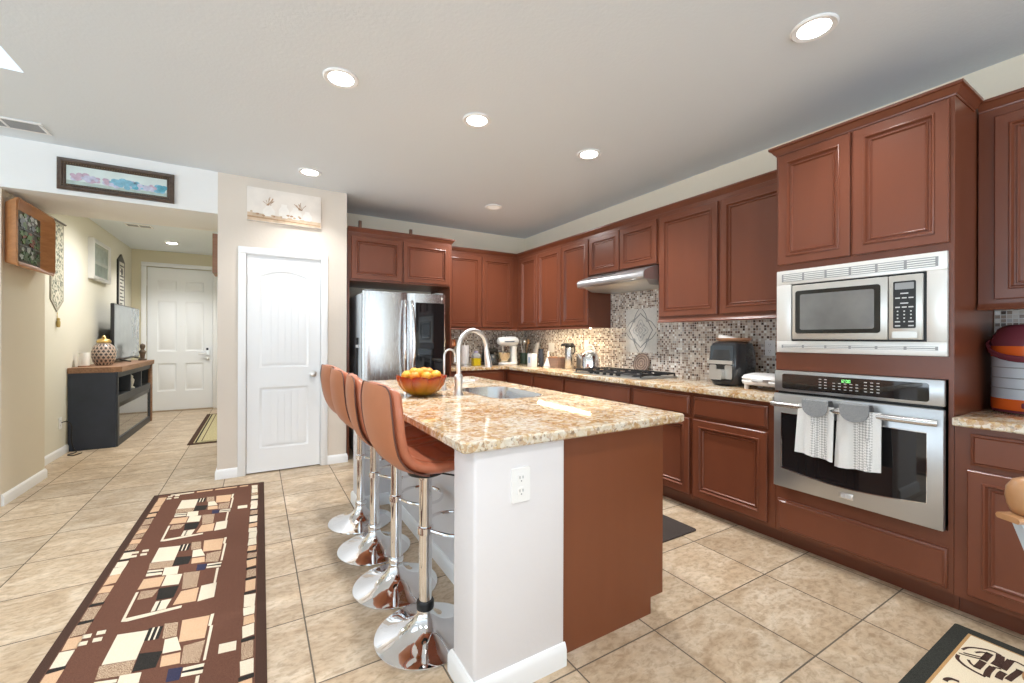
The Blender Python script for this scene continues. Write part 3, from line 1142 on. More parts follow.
IX0, IX1, IY0, IY1 = .588, 1.730, 1.297, 3.61
hole = rrect(1.178, 2.123, 1.552, 2.747, .127, 7)
b = MB()


def fill_ring(bm, outer, inner, z, k=0):
    vo = [bm.verts.new((p[0], p[1], z)) for p in outer]
    vi = [bm.verts.new((p[0], p[1], z)) for p in inner]
    es = [bm.edges.new((vo[i], vo[(i + 1) % len(vo)])) for i in range(len(vo))]
    es += [bm.edges.new((vi[i], vi[(i + 1) % len(vi)])) for i in range(len(vi))]
    bmesh.ops.triangle_fill(bm, edges=es, use_beauty=True)
    return vo, vi


e = .006
outer0 = rrect(IX0, IY0, IX1, IY1, .02, 5)
outer1 = rrect(IX0 + e, IY0 + e, IX1 - e, IY1 - e, .016, 5)
vt, it = fill_ring(b.bm, outer1, hole, .915)
vb, ib = fill_ring(b.bm, outer1, hole, .877)
va = [b.bm.verts.new((p[0], p[1], .915 - e)) for p in outer0]
vc = [b.bm.verts.new((p[0], p[1], .877 + e)) for p in outer0]
for A, B in ((vt, va), (va, vc), (vc, vb), (it, ib)):
    for i in range(len(A)):
        j = (i + 1) % len(A)
        b._f([A[i], A[j], B[j], B[i]])
o = b.build('worktop', M['granite'], loc=(1.16, 2.4, .877))
tag(o, 'golden granite island worktop with a sink cut into it', 'worktop')

t = thing('sink', 'stainless steel sink set into the island worktop', 'sink', (1.365, 2.435, .70))


def rr3(g, z, r):
    return [(p[0], p[1], z) for p in rrect(1.185 - g, 2.13 - g, 1.545 + g, 2.74 + g, r, 7)]


b = MB()
b.loft([rr3(.006, .9165, .126), rr3(.0065, .880, .1265), rr3(.004, .873, .122), rr3(-.006, .78, .115), rr3(-.02, .72, .10), rr3(-.06, .705, .07)], cap0=False)
b.loft([rr3(.006, .9165, .126), rr3(.0, .9168, .12), rr3(-.002, .912, .118), rr3(-.009, .78, .112), rr3(-.024, .724, .098), rr3(-.062, .709, .07)], cap0=False)
b.build('basin', M['sinksteel'], t)
MB().lathe([(.045, .7095), (.045, .713), (.035, .713), (.03, .709), (0, .709)], (1.365, 2.435, 0), 24).build('drain', M['nickel'], t)

# tall pull-down faucet
t = thing('faucet', 'tall brushed nickel gooseneck faucet beside the island sink', 'faucet', (1.072, 2.435, .915))
fx, fy = 1.072, 2.435
b = MB()
b.lathe([(.031, .915), (.031, .922), (.025, .930), (.024, .985), (.027, .992), (.027, 1.03), (.022, 1.04), (.0155, 1.045)], (fx, fy, 0), 22)
b.build('faucet_body', M['nickel'], t)
dx, dy = .962, .275
P = [(fx, fy, 1.04), (fx, fy, 1.10)]
R = .118
for i in range(0, 13):
    a = PI - PI * i / 12 * 1.03
    P.append((fx + dx * (R + R * math.cos(a)), fy + dy * (R + R * math.cos(a)), 1.20 + R * math.sin(a)))
MB().tube(P, .0145, 14).build('gooseneck', M['nickel'], t)
ex, ey, ez = P[-1]
MB().tube([(ex, ey, ez + .005), (ex + .006 * dx, ey + .002, ez - .03), (ex + .016 * dx, ey + .005, ez - .075), (ex + .022 * dx, ey + .007, ez - .11)], [.0155, .018, .0235, .025], 16).build('spray_head', M['nickel'], t)
b = MB()
b.tube([(fx + .02, fy - .004, .996), (fx + .10, fy - .02, .999)], [.011, .008], 10)
b.build('lever', M['nickel'], t)

t = thing('water_tap', 'slim brushed nickel filtered water tap behind the tall faucet', 'faucet', (1.083, 2.70, .915))
fx, fy = 1.083, 2.70
MB().lathe([(.02, .915), (.02, .92), (.014, .928), (.012, .985), (.008, .99)], (fx, fy, 0), 16).build('tap_body', M['nickel'], t)
P = [(fx, fy, .985), (fx, fy, 1.10)]
for i in range(0, 11):
    a = PI - PI * i / 10
    P.append((fx + .045 * (1 + math.cos(a)), fy + .012 * (1 + math.cos(a)), 1.145 + .045 * math.sin(a)))
P.append((P[-1][0], P[-1][1], 1.10))
MB().tube(P, .007, 10).build('spout', M['nickel'], t)
MB().tube([(fx, fy - .01, .97), (fx + .02, fy - .045, .98)], .005, 8).build('lever', M['nickel'], t)

t = thing('soap_dispenser', 'small nickel soap pump between the taps and the sink', 'soap dispenser', (1.11, 2.575, .915))
fx, fy = 1.11, 2.575
MB().lathe([(.018, .915), (.018, .92), (.011, .926), (.010, .958), (.006, .962), (.006, .985)], (fx, fy, 0), 16).build('pump_body', M['nickel'], t)
MB().tube([(fx - .01, fy, .985), (fx + .02, fy, .990), (fx + .07, fy + .005, .985), (fx + .075, fy + .005, .975)], [.008, .008, .006, .005], 10).build('nozzle', M['nickel'], t)


def outlet(name, label, O, U, N, wdt, hgt, kind):
    t = thing(name, label, 'outlet' if kind == 'duplex' else 'switch', O)
    O_, U_, N_ = Vector(O), Vector(U), Vector(N)
    b = MB()
    b.prism(rrect(-wdt / 2, -hgt / 2, wdt / 2, hgt / 2, .006), O_, U_, Z_, N_, 0, .006)
    b.build('cover_plate', M['white'], t)
    if kind == 'duplex':
        for s in (1, -1):
            b = MB()
            b.prism(rrect(-.017, s * .024 - .017, .017, s * .024 + .017, .012), O_, U_, Z_, N_, .006, .0075)
            b.m(1)
            for q in (-.0065, .0065):
                b.prism([(q - .0016, s * .024 - .001), (q + .0016, s * .024 - .001), (q + .0016, s * .024 + .009), (q - .0016, s * .024 + .009)], O_, U_, Z_, N_, .0075, .0082)
            b.prism([(x * .0028, s * .024 - .009 + z * .0028) for x, z in arc(0, 0, 1, 0, 360, 8)[:-1]], O_, U_, Z_, N_, .0075, .0082)
            b.build('receptacle', [M['white'], M['grey']], t)
    else:
        for i in range(kind):
            q = (i - (kind - 1) / 2) * .046
            b = MB()
            b.prism(rrect(q - .016, -.033, q + .016, .033, .003), O_, U_, Z_, N_, .006, .009)
            b.build('rocker', M['white'], t)
    return t


outlet('wall_outlet', 'white duplex outlet on the near end of the island wall', (.826, 1.318, .733), X_, NY, .078, .124, 'duplex')
outlet('wall_outlet', 'white duplex outlet on the mosaic right of the air fryer', (XR - .012, 1.79, 1.20), Y_, NX, .075, .12, 'duplex')
outlet('wall_switch', 'white switch plate on the mosaic between the thermos and the kettle', (XR - .012, 3.917, 1.193), Y_, NX, .075, .12, 1)
outlet('wall_switch', 'wide white double switch plate on the mosaic near the back corner', (XR - .012, 4.62, 1.15), Y_, NX, .125, .125, 2)
outlet('wall_outlet', 'white outlet low on the hall wall beside the dark console', (XL, 6.36, .35), Y_, (1, 0, 0), .075, .12, 'duplex')

# ------------------------------------------------------------------ refrigerator
t = thing('refrigerator', 'stainless french door refrigerator with a dark glass panel in its right door', 'refrigerator', (1.34, 4.8, 0))
rx0, rx1, ryf = .900, 1.778, 4.375
b = MB()
b.box((rx0 + .004, ryf + .075, .03), (rx1 - .004, 5.22, 1.725), .006)
b.build('fridge_body', M['steelside'], t)


def fdoor(x0, x1, z0, z1, name='door'):
    n = 12
    pts = [(x1, ryf + .068), (x0, ryf + .068)]
    for i in range(n + 1):
        q = i / n
        x = x0 + (x1 - x0) * q
        y = ryf + .012 * (2 * q - 1) ** 2 + (.02 if i in (0, n) else 0)
        pts.append((x, y))
    return MB().prism(pts, (0, 0, 0), X_, Y_, Z_, z0, z1)


mid = 1.352
dl = fdoor(rx0, mid - .003, .71, 1.74).build('door', M['steel'], t)
dr = fdoor(mid + .003, rx1, .71, 1.74).build('door', M['steel'], t)
fz = fdoor(rx0, rx1, .07, .70).build('freezer_drawer', M['steel'], t)
b = MB()
b.prism(rrect(1.432, .87, 1.752, 1.645, .012), (0, ryf + .004, 0), X_, Z_, NY, 0, .006)
b.build('glass_panel', M['blackglass'], dr)
for xh, s, d in ((mid - .042, -1, dl), (mid + .042, 1, dr)):
    P = []
    for i in range(15):
        q = i / 14
        P.append((xh + s * .012 * (math.sin(PI * q) - .5), ryf - .012 - .055 * math.sin(PI * q) ** .7, .78 + .88 * q))
    MB().tube(P, .0145, 12, sx=1.0).build('handle', M['chrome'], d)
P = [(rx0 + .08 + (rx1 - rx0 - .16) * i / 12, ryf - .012 - .05 * math.sin(PI * i / 12) ** .7, .62) for i in range(13)]
MB().tube(P, .0135, 12).build('handle', M['chrome'], fz)
b = MB()
b.lathe([(.016, 0), (.016, .002), (0, .002)], (1.722, ryf + .0085, 1.697), 18, '-y')
b.build('round_badge', M['white'], dr)
MB().box((rx0 + .03, ryf + .10, 0), (rx1 - .03, 5.15, .07)).build('kick_plate', M['black'], t)
for x in (rx0 + .07, rx1 - .07):
    MB().box((x - .045, ryf + .03, 1.741), (x + .045, ryf + .16, 1.758), .006).build('hinge_cover', M['grey'], t)

t = thing('lint_brush', 'black handled brush hanging on the side of the refrigerator', 'brush', (rx0 - .012, 4.60, 1.13))
b = MB()
b.tube([(rx0 - .012, 4.60, 1.27), (rx0 - .012, 4.61, 1.17), (rx0 - .014, 4.63, 1.02), (rx0 - .014, 4.64, .86)], [.012, .010, .012, .016], 10)
b.build('handle', M['black'], t)
MB().box((rx0 - .026, 4.585, 1.165), (rx0 + .003, 4.625, 1.195), .004).build('clip', M['lightgrey'], t)

# two small dark blocks on top of the refrigerator cabinet
for x, hgt, lb in ((.955, .125, 'small dark wooden block standing left on top of the refrigerator cabinet'), (1.515, .105, 'small brown clay block standing above the right refrigerator cabinet door')):
    b = MB()
    b.box((x - .016, 4.80, UT - .01), (x + .016, 4.835, UT - .01 + hgt), .004)
    b.box((x - .024, 4.795, UT - .01), (x + .024, 4.84, UT - .01 + .018), .003)
    tag(b.build('ornament_block', wood_mat('dark_block_wood', (.12, .06, .04), (.2, .1, .06), 8), loc=(x, 4.82, UT - .01)), lb, 'ornament')

# ------------------------------------------------------------------ range hood
t = thing('range_hood', 'slim stainless range hood under the short wall cabinet', 'range hood', (3.1, 3.04, 1.76))
hy0, hy1 = 2.594, 3.49
hp = [(XR - .0125, 1.926), (3.045, 1.926), (2.925, 1.884), (2.896, 1.868), (2.882, 1.850), (2.882, 1.812), (2.892, 1.800), (2.93, 1.797), (XR - .0125, 1.797)]
b = MB()
b.prism([(p[0], p[1]) for p in hp], (0, hy0, 0), X_, Z_, Y_, 0, hy1 - hy0)
b.build('hood_shell', M['hood'], t)
b = MB()
b.loft([[(2.95, hy0 + .03, 1.797), (XR - .02, hy0 + .03, 1.797), (XR - .02, hy1 - .03, 1.797), (2.95, hy1 - .03, 1.797)],
        [(3.03, hy0 + .06, 1.758), (XR - .05, hy0 + .06, 1.758), (XR - .05, hy1 - .06, 1.758), (3.03, hy1 - .06, 1.758)]])
b.build('underside_tray', M['silver'], t)
b = MB()
for k in range(2):
    q = hy0 + .12 + k * (hy1 - hy0 - .24)
    b.lathe([(.035, 0), (.035, .003), (.026, .004), (0, .004)], (2.915, q, 1.797), 16, 'z')
b.build('hood_lamp', M['lightgrey'], t)
b = MB()
sl = Vector((3.045 - 2.925, 0, 1.926 - 1.884)).normalized()
nn = Vector((-sl.z, 0, sl.x))
b.prism([(3.03, -.022), (3.21, -.022), (3.21, .014), (3.03, .014)], Vector((2.975, 0, 1.9015)), Y_, sl, nn, 0, .004)
b.build('control_strip', M['black'], t)

# ------------------------------------------------------------------ cooktop
t = thing('gas_cooktop', 'five burner gas cooktop with black grates set in the worktop', 'cooktop', (3.06, 3.02, .915))
kx0, kx1, ky0, ky1 = 2.81, 3.30, 2.56, 3.47
MB().box((kx0, ky0, .915), (kx1, ky1, .928), .005).build('cooktop_base', M['steelH'], t)
for i in range(3):
    ya = ky0 + .02 + i * (ky1 - ky0 - .04) / 3 + .004
    yb = ky0 + .02 + (i + 1) * (ky1 - ky0 - .04) / 3 - .004
    xa, xb = kx0 + .03, kx1 - .02
    b = MB()
    r, zt = .0075, .952
    b.tube([(xa, ya, zt), (xb, ya, zt), (xb, yb, zt), (xa, yb, zt)], r, 6, closed=True)
    for q in (.25, .5, .75):
        x = xa + (xb - xa) * q
        b.tube([(x, ya, zt), (x, (ya + yb) / 2 - .035, zt)], r * .9, 6)
        b.tube([(x, yb, zt), (x, (ya + yb) / 2 + .035, zt)], r * .9, 6)
    ym = (ya + yb) / 2
    b.tube([(xa, ym, zt), (xa + .10, ym, zt)], r * .9, 6)
    b.tube([(xb, ym, zt), (xb - .10, ym, zt)], r * .9, 6)
    for x in (xa, xb):
        for y in (ya, yb):
            b.tube([(x, y, zt), (x, y, .928)], r, 6)
    b.build('grate', M['iron'], t)
for x, y, r in ((2.94, 2.71, .04), (3.18, 2.71, .034), (3.06, 3.015, .052), (2.94, 3.32, .034), (3.18, 3.32, .04)):
    MB().lathe([(r * 1.3, .928), (r * 1.3, .932), (r, .934), (r, .942), (r * .8, .945), (0, .946)], (x, y, 0), 20).build('burner', M['iron'], t)
for k in range(5):
    y = 2.83 + k * .092
    MB().lathe([(.018, .928), (.017, .945), (.012, .948), (0, .948)], (2.824, y, 0), 14).build('knob', M['black'], t)

# ------------------------------------------------------------------ microwave
t = thing('microwave', 'built-in microwave with pale vented trim above the wall oven', 'microwave', (2.9, 1.024, 1.188))
my0, my1, mz0, mz1, mx0 = .652, 1.400, 1.189, 1.676, 2.716
b = MB()
iy0, iy1, iz0, iz1 = .722, 1.318, 1.256, 1.592
for a, c in (((mx0, my0, mz0), (FB - .0005, my1, iz0)), ((mx0, my0, iz1), (FB - .0005, my1, mz1)), ((mx0, my0, iz0), (FB - .0005, iy0, iz1)), ((mx0, iy1, iz0), (FB - .0005, my1, iz1))):
    b.box(a, c, .002)
b.m(1)
b.box((mx0 - .0015, my0 + .03, 1.609), (mx0, my1 - .03, 1.655))
b.box((mx0 - .0015, my0 + .03, 1.216), (mx0, my1 - .03, 1.234))
tk = b.build('trim_kit', [M['mwtrim'], M['grey']], t)
b = MB()
for k in range(6):
    ya = my0 + .034 + k * (my1 - my0 - .068) / 6 + .006
    yb = my0 + .034 + (k + 1) * (my1 - my0 - .068) / 6 - .006
    for j in range(4):
        b.box((mx0 - .004, ya, 1.612 + j * .0108), (mx0 - .0015, yb, 1.618 + j * .0108))
b.build('vent_slats', M['mwtrim'], t)
b = MB()
for k in range(6):
    ya = my0 + .034 + k * (my1 - my0 - .068) / 6 + .006
    yb = my0 + .034 + (k + 1) * (my1 - my0 - .068) / 6 - .006
    for j in range(2):
        b.box((mx0 - .004, ya, 1.218 + j * .009), (mx0 - .0015, yb, 1.2225 + j * .009))
b.build('vent_slats', M['mwtrim'], t)
MB().box((2.722, iy0 + .001, iz0 + .001), (3.2, iy1 - .001, iz1 - .001)).build('oven_box', M['black'], t)
b = MB()
dsp = .862
b.box((2.704, dsp + .0015, iz0 + .010), (2.722, iy1 - .010, iz1 - .010), .004)
md = b.build('door', M['silver'], t)
b = MB()
b.prism(rrect(.892, 1.300, 1.288, 1.548, .014), (2.704, 0, 0), Y_, Z_, NX, 0, .0035)
b.m(1).prism(rrect(.917, 1.322, 1.263, 1.526, .01), (2.704, 0, 0), Y_, Z_, NX, .0035, .0042)
b.build('window', [M['blackglass'], mat('perforated_screen', (.20, .20, .20), .12, .2, vary=.2, vscale=5)], md)
b = MB()
b.box((2.704, iy0 + .010, iz0 + .010), (2.722, dsp - .0015, iz1 - .010), .004)
mc = b.build('control_panel', M['silver'], t)
b = MB()
b.prism(rrect(.757, 1.322, .842, 1.552, .006), (2.704, 0, 0), Y_, Z_, NX, 0, .002)
b.m(1).prism(rrect(.764, 1.512, .835, 1.544, .003), (2.704, 0, 0), Y_, Z_, NX, .002, .0026)
b.m(2)
for r, (z, ws) in enumerate(((1.492, (.03,)), (1.470, (.018, .018, .018)), (1.444, (.03,)), (1.425, (.018, .018, .018)), (1.405, (.006,) * 3), (1.388, (.006,) * 3), (1.371, (.006,) * 3), (1.354, (.02, .006, .02)), (1.334, (.02, .0, .02)))):
    n = len(ws)
    for i, wd in enumerate(ws):
        if wd == 0:
            continue
        q = .7995 + (i - (n - 1) / 2) * .025
        b.prism([(q - wd / 2, z - .003), (q + wd / 2, z - .003), (q + wd / 2, z + .003), (q - wd / 2, z + .003)], (2.704, 0, 0), Y_, Z_, NX, .002, .0026)
b.build('keypad', [M['black'], M['grey'], M['lightgrey']], mc)
MB().prism(rrect(.752, 1.274, .846, 1.306, .003), (2.704, 0, 0), Y_, Z_, NX, 0, .003).build('door_button', M['silver'], mc)

# ------------------------------------------------------------------ wall oven
t = thing('wall_oven', 'stainless single wall oven with towels over its handle', 'oven', (2.9, 1.026, .385))
oy0, oy1 = .656, 1.402
MB().box((2.722, oy0 + .012, .392), (3.3, oy1 - .012, 1.076)).build('oven_box', M['black'], t)
b = MB()
b.box((2.700, oy0, .958), (2.7215, oy1, 1.080), .004)
cp = b.build('control_panel', M['steelH'], t)
b = MB()
b.prism(rrect(.708, .974, 1.358, 1.062, .012), (2.700, 0, 0), Y_, Z_, NX, 0, .002)
b.build('display_glass', M['blackglass'], cp)
M['green'] = mat('green_display', (.2, .8, .25), .5, emit=(.45, 1.0, .45), estr=.45, vary=.01)
b = MB()


def seg7(b, y, z, ch, h=.013, wd=.007):
    # digits of the clock, read from the room (+y is to the left)
    S7 = {'a': ((0, h), (wd, h)), 'b': ((wd, h / 2), (wd, h)), 'c': ((wd, 0), (wd, h / 2)), 'd': ((0, 0), (wd, 0)), 'e': ((0, 0), (0, h / 2)), 'f': ((0, h / 2), (0, h)), 'g': ((0, h / 2), (wd, h / 2))}
    for s in {'1': 'bc', '2': 'abged', '0': 'abcdef', '8': 'abcdefg'}[ch]:
        (u0, v0), (u1, v1) = S7[s]
        q = .0011
        b.box((2.6975, y - min(u0, u1) + q, z + min(v0, v1) - q), (2.698, y - max(u0, u1) - q, z + max(v0, v1) + q))


for i, ch in enumerate('1200'):
    seg7(b, 1.062 - i * .011 - (.004 if i > 1 else 0), 1.036, ch)
b.build('clock_digits', M['green'], cp)
for cy_, cols in ((1.145, 2), (1.04, 5), (.925, 3)):
    b = MB()
    for r in range(4):
        for cidx in range(cols):
            y = cy_ + (cols - 1) * .013 - cidx * .026
            z = 1.044 - r * .016
            if cy_ == 1.04 and r < 1:
                continue
            b.box((2.6975, y - .006, z - .0018), (2.698, y + .006, z + .0018))
    b.build('button_marks', M['lightgrey'], cp)
b = MB()
b.box((2.690, oy0, .388), (2.7215, oy1, .944), .005)
od = b.build('door', M['steelH'], t)
wpts = [(.712, .830), (1.356, .830)]
n = 16
for i in range(n + 1):
    q = i / n
    wpts.append((1.356 + (.712 - 1.356) * q, .502 - .028 * math.sin(PI * q)))
b = MB()
b.prism(wpts, (2.690, 0, 0), Y_, Z_, NX, 0, .003)
b.build('window', M['blackglass'], od)
b = MB()
ring = [(2.6865, p[0], p[1]) for p in wpts]
b.tube(ring, .0032, 6, closed=True)
b.build('window_bead', M['chrome'], od)
b = MB()
P = [(2.648, .668, .885), (2.638, .74, .885), (2.632, 1.03, .885), (2.638, 1.32, .885), (2.648, 1.39, .885)]
b.tube(smooth_path(P, 5), .016, 12)
for y in (.69, 1.37):
    b.tube([(2.690, y, .885), (2.648, y, .885)], .012, 10)
b.build('handle', M['steel'], od)
b = MB()
b.box((2.686, .998, .418), (2.690, 1.062, .450), .002)
b.m(1)
for k in range(2):
    b.box((2.6853, 1.008 + k * .024, .424), (2.686, 1.028 + k * .024, .444))
b.build('badge', [M['nickel'], M['lightgrey']], od)

# ------------------------------------------------------------------ bar stools
def shell_rings(prof, off, th, n=22, curl=.03):
    """prof: (x, z, half width, thickness factor); rings of a padded shell"""
    P = [Vector((p[0], 0, p[1])) for p in prof]
    loops = []
    for i, p in enumerate(prof):
        t = (P[min(i + 1, len(P) - 1)] - P[max(i - 1, 0)]).normalized()
        nrm = Vector((-t.z, 0, t.x))
        wd, tf = p[2], p[3]
        L = []
        for k in range(n):
            a = 2 * PI * k / n
            cv, sv = math.cos(a), math.sin(a)
            v = wd * math.copysign(abs(cv) ** .55, cv)
            h = th / 2 * tf * math.copysign(abs(sv) ** .8, sv)
            q = P[i] + nrm * (off + h + curl * (v / .2) ** 2) + Vector((0, v, 0))
            L.append(tuple(q))
        loops.append(L)
    return loops


def resample(keys, n):
    pts = smooth_path([tuple(k) for k in keys], 6)
    out = []
    for i in range(n + 1):
        f = (len(pts) - 1) * i / n
        a = int(min(f, len(pts) - 2))
        q = f - a
        out.append(tuple(u * (1 - q) + v * q for u, v in zip(pts[a], pts[a + 1])))
    return out


STOOL = [(-.206, 1.085, .10, .30), (-.209, 1.078, .155, .75), (-.213, 1.055, .188, 1), (-.217, 1.01, .203, 1), (-.213, .95, .207, 1), (-.200, .88, .200, 1),
         (-.172, .81, .188, 1), (-.115, .757, .180, 1), (-.03, .733, .186, 1), (.07, .733, .190, 1), (.15, .742, .180, 1), (.195, .738, .155, .9), (.212, .728, .13, .6), (.217, .722, .08, .3)]


def make_stool(label):
    t = thing('bar_stool', label, 'bar stool', (0, 0, 0), 'bar stools at the island')
    S_ = resample(STOOL, 44)
    b = MB()
    b.loft(shell_rings(S_, 0, .056))
    b.build('seat_shell', M['leather'], t, local=True, smooth=60)
    # flat outer back and its piping
    B_ = [(p[0], p[1], p[2] * .95, .35 if 0 < i else .2) for i, p in enumerate(S_[3:27])]
    b = MB()
    b.loft(shell_rings(B_, -.0265, .012))
    b.build('outer_back', M['leatherback'], t, local=True, smooth=60)
    edge = []
    P = [Vector((p[0], 0, p[1])) for p in S_[3:27]]
    for side in (1, -1):
        E_ = []
        for i, p in enumerate(S_[3:27]):
            tt = (P[min(i + 1, len(P) - 1)] - P[max(i - 1, 0)]).normalized()
            nrm = Vector((-tt.z, 0, tt.x))
            v = side * p[2] * .95
            E_.append(tuple(P[i] + nrm * (-.0290 + .03 * (v / .2) ** 2) + Vector((0, v, 0))))
        edge.append(E_)
    b = MB()
    b.tube(edge[0][::-1] + edge[1], .0035, 6)
    b.build('piping', M['piping'], t, local=True)
    # quilted inner pad
    C_ = []
    SS = resample(STOOL[2:12], 70)
    for i, p in enumerate(SS):
        e = min(i, len(SS) - 1 - i)
        tf = min(1.0, .2 + e * .2) * (1.0 - .38 * (1 - abs(math.sin(PI * i / 7))) ** 2)
        C_.append((p[0], p[1], p[2] * .70 * min(1, .8 + e * .06), tf))
    b = MB()
    b.loft(shell_rings(C_, .022, .034))
    b.build('quilted_pad', M['leather'], t, local=True, smooth=60)
    b = MB()
    b.lathe([(.0, 0), (.208, 0), (.211, .003), (.210, .007), (.195, .012), (.165, .019), (.125, .030), (.085, .046), (.055, .068), (.038, .092), (.033, .112), (.033, .118)], (0, 0, 0), 48)
    b.build('base', M['chrome'], t, local=True)
    MB().lathe([(.036, .112), (.037, .116), (.037, .142), (.034, .146)], (0, 0, 0), 28).build('collar', M['black'], t, local=True)
    b = MB()
    b.lathe([(.0275, .14), (.0275, .66), (.03, .664), (.03, .68)], (0, 0, 0), 28)
    b.build('column', M['chrome'], t, local=True)
    b = MB()
    b.lathe([(.05, .68), (.075, .690), (.08, .705), (.0, .708)], (0, 0, 0), 24)
    b.build('seat_mount', M['black'], t, local=True)
    P = [(.015, .028, .446), (.06, .10, .442), (.12, .135, .440), (.19, .115, .440), (.228, .055, .440), (.236, 0, .440)]
    P = smooth_path(P, 5)
    P = P + [(p[0], -p[1], p[2]) for p in P[::-1][1:]]
    b = MB()
    b.tube(P, .0075, 8)
    b.lathe([(.0285, .428), (.034, .432), (.034, .460), (.0285, .464)], (0, 0, 0), 24)
    b.build('footrest', M['chrome'], t, local=True)
    b = MB()
    b.tube([(.03, -.01, .690), (.10, -.09, .682), (.12, -.115, .655), (.13, -.125, .60)], [.004, .004, .005, .006], 8)
    b.build('height_lever', M['black'], t, local=True)
    return t


st = make_stool('nearest tan leatherette bar stool, its back closest to the camera')
st.location = (.622, 1.757, 0)
st.rotation_euler.z = math.radians(4)
for x, y, a, lb in ((.616, 2.184, -6, 'second tan leatherette bar stool from the camera, turned so its padded side edge shows'),
                    (.612, 2.632, 2, 'third tan leatherette bar stool from the camera'),
                    (.620, 3.068, 6, 'farthest tan leatherette bar stool, nearest the pantry door')):
    c = copy_tree(st)
    c.location = (x, y, 0)
    c.rotation_euler.z = math.radians(a)
    c['label'] = lb
    for ch_ in c.children:
        if ch_.name.startswith('collar'):
            ch_.data = ch_.data.copy()
            ch_.data.materials[0] = M['chrome']

# ------------------------------------------------------------------ rugs
M['rugbrown'] = tweed_mat('rug_brown_pile', (.115, .052, .034), (.160, .076, .052), 500)
M['rugdark'] = tweed_mat('rug_dark_brown_border', (.055, .030, .022), (.085, .048, .035), 500)
M['rugcream'] = tweed_mat('rug_cream_pile', (.66, .58, .44), (.76, .68, .54), 500)
M['rugpeach'] = tweed_mat('rug_peach_pile', (.56, .36, .22), (.66, .45, .29), 500)
M['rugtweed'] = tweed_mat('rug_speckled_pile', (.16, .085, .05), (.62, .47, .33), 330)
M['rugblack'] = tweed_mat('rug_black_pile', (.022, .02, .018), (.04, .036, .032), 500)
M['rugnavy'] = tweed_mat('rug_navy_pile', (.03, .03, .06), (.05, .05, .09), 500)
RM = [M[k] for k in ('rugdark', 'rugbrown', 'rugcream', 'rugpeach', 'rugtweed', 'rugblack', 'rugnavy')]
MOTIF = '''2 -0.499,0.462 -0.392,0.432 -0.398,0.242 -0.504,0.27
5 -0.393,0.444 -0.38,0.444 -0.382,0.354 -0.395,0.357
2 -0.38,0.442 -0.373,0.442 -0.376,0.352 -0.382,0.354
5 -0.373,0.44 -0.361,0.439 -0.364,0.349 -0.376,0.35
2 -0.361,0.439 -0.355,0.438 -0.358,0.347 -0.364,0.349
5 -0.355,0.437 -0.343,0.436 -0.346,0.346 -0.358,0.347
4 -0.341,0.45 -0.292,0.433 -0.284,0.327 -0.332,0.337
2 -0.322,0.324 -0.281,0.32 -0.255,0.217 -0.316,0.229
3 -0.278,0.439 -0.177,0.419 -0.181,0.254 -0.27,0.276
2 -0.173,0.425 -0.160,0.424 -0.165,0.331 -0.176,0.337
2 -0.169,0.331 -0.158,0.331 -0.165,0.102 -0.174,0.102
4 -0.509,0.266 -0.398,0.24 -0.398,0.157 -0.502,0.187
5 -0.394,0.275 -0.318,0.247 -0.325,0.153 -0.396,0.168
3 -0.315,0.213 -0.255,0.201 -0.249,0.131 -0.311,0.145
4 -0.249,0.238 -0.178,0.237 -0.185,0.098 -0.245,0.124
2 -0.502,0.174 -0.433,0.151 -0.433,0.134 -0.501,0.153
5 -0.501,0.151 -0.433,0.132 -0.433,0.120 -0.501,0.139
2 -0.501,0.138 -0.434,0.118 -0.431,0.091 -0.499,0.107
2 -0.430,0.168 -0.365,0.148 -0.361,0.056 -0.427,0.075
6 -0.281,0.116 -0.236,0.101 -0.239,0.032 -0.279,0.043
2 -0.234,0.095 -0.167,0.083 -0.168,0.065 -0.234,0.077
5 -0.234,0.075 -0.168,0.063 -0.168,0.049 -0.235,0.066
2 -0.235,0.064 -0.168,0.047 -0.169,0.028 -0.235,0.045
3 -0.502,0.079 -0.414,0.059 -0.418,-0.043 -0.508,-0.025
2 -0.408,0.069 -0.338,0.041 -0.340,-0.066 -0.412,-0.046
4 -0.333,0.05 -0.261,0.028 -0.258,-0.142 -0.319,-0.134
2 -0.187,0.02 -0.176,0.02 -0.179,-0.16 -0.189,-0.159
4 -0.490,-0.052 -0.419,-0.071 -0.433,-0.137 -0.490,-0.132
5 -0.418,-0.066 -0.336,-0.083 -0.344,-0.193 -0.412,-0.179
3 -0.32,-0.151 -0.248,-0.155 -0.248,-0.284 -0.337,-0.268
2 -0.239,-0.144 -0.175,-0.147 -0.176,-0.288 -0.241,-0.292
2 -0.41,-0.195 -0.35,-0.203 -0.361,-0.286 -0.415,-0.279
5 -0.395,-0.195 -0.388,-0.195 -0.393,-0.284 -0.400,-0.284
2 -0.509,-0.051 -0.498,-0.052 -0.502,-0.295 -0.513,-0.302
2 -0.513,-0.302 -0.502,-0.282 -0.299,-0.292 -0.3,-0.312 -0.49,-0.312'''


def flat(b, pts, z, k):
    b.m(k)
    vs = [b.bm.verts.new((p[0], p[1], z)) for p in pts]
    b._f(vs)
    ws = [b.bm.verts.new((p[0], p[1], z - .0025)) for p in pts]
    for i in range(len(vs)):
        j = (i + 1) % len(vs)
        b._f([vs[i], ws[i], ws[j], vs[j]])


b = MB()
ra, rb2, rc, rd = (-.725, 1.10), (.030, 1.10), (.055, 4.312), (-.700, 4.372)


def rugpt(u, v):
    p0 = (ra[0] + (rb2[0] - ra[0]) * u, ra[1] + (rb2[1] - ra[1]) * u)
    p1 = (rd[0] + (rc[0] - rd[0]) * u, rd[1] + (rc[1] - rd[1]) * u)
    return (p0[0] + (p1[0] - p0[0]) * v, p0[1] + (p1[1] - p0[1]) * v)


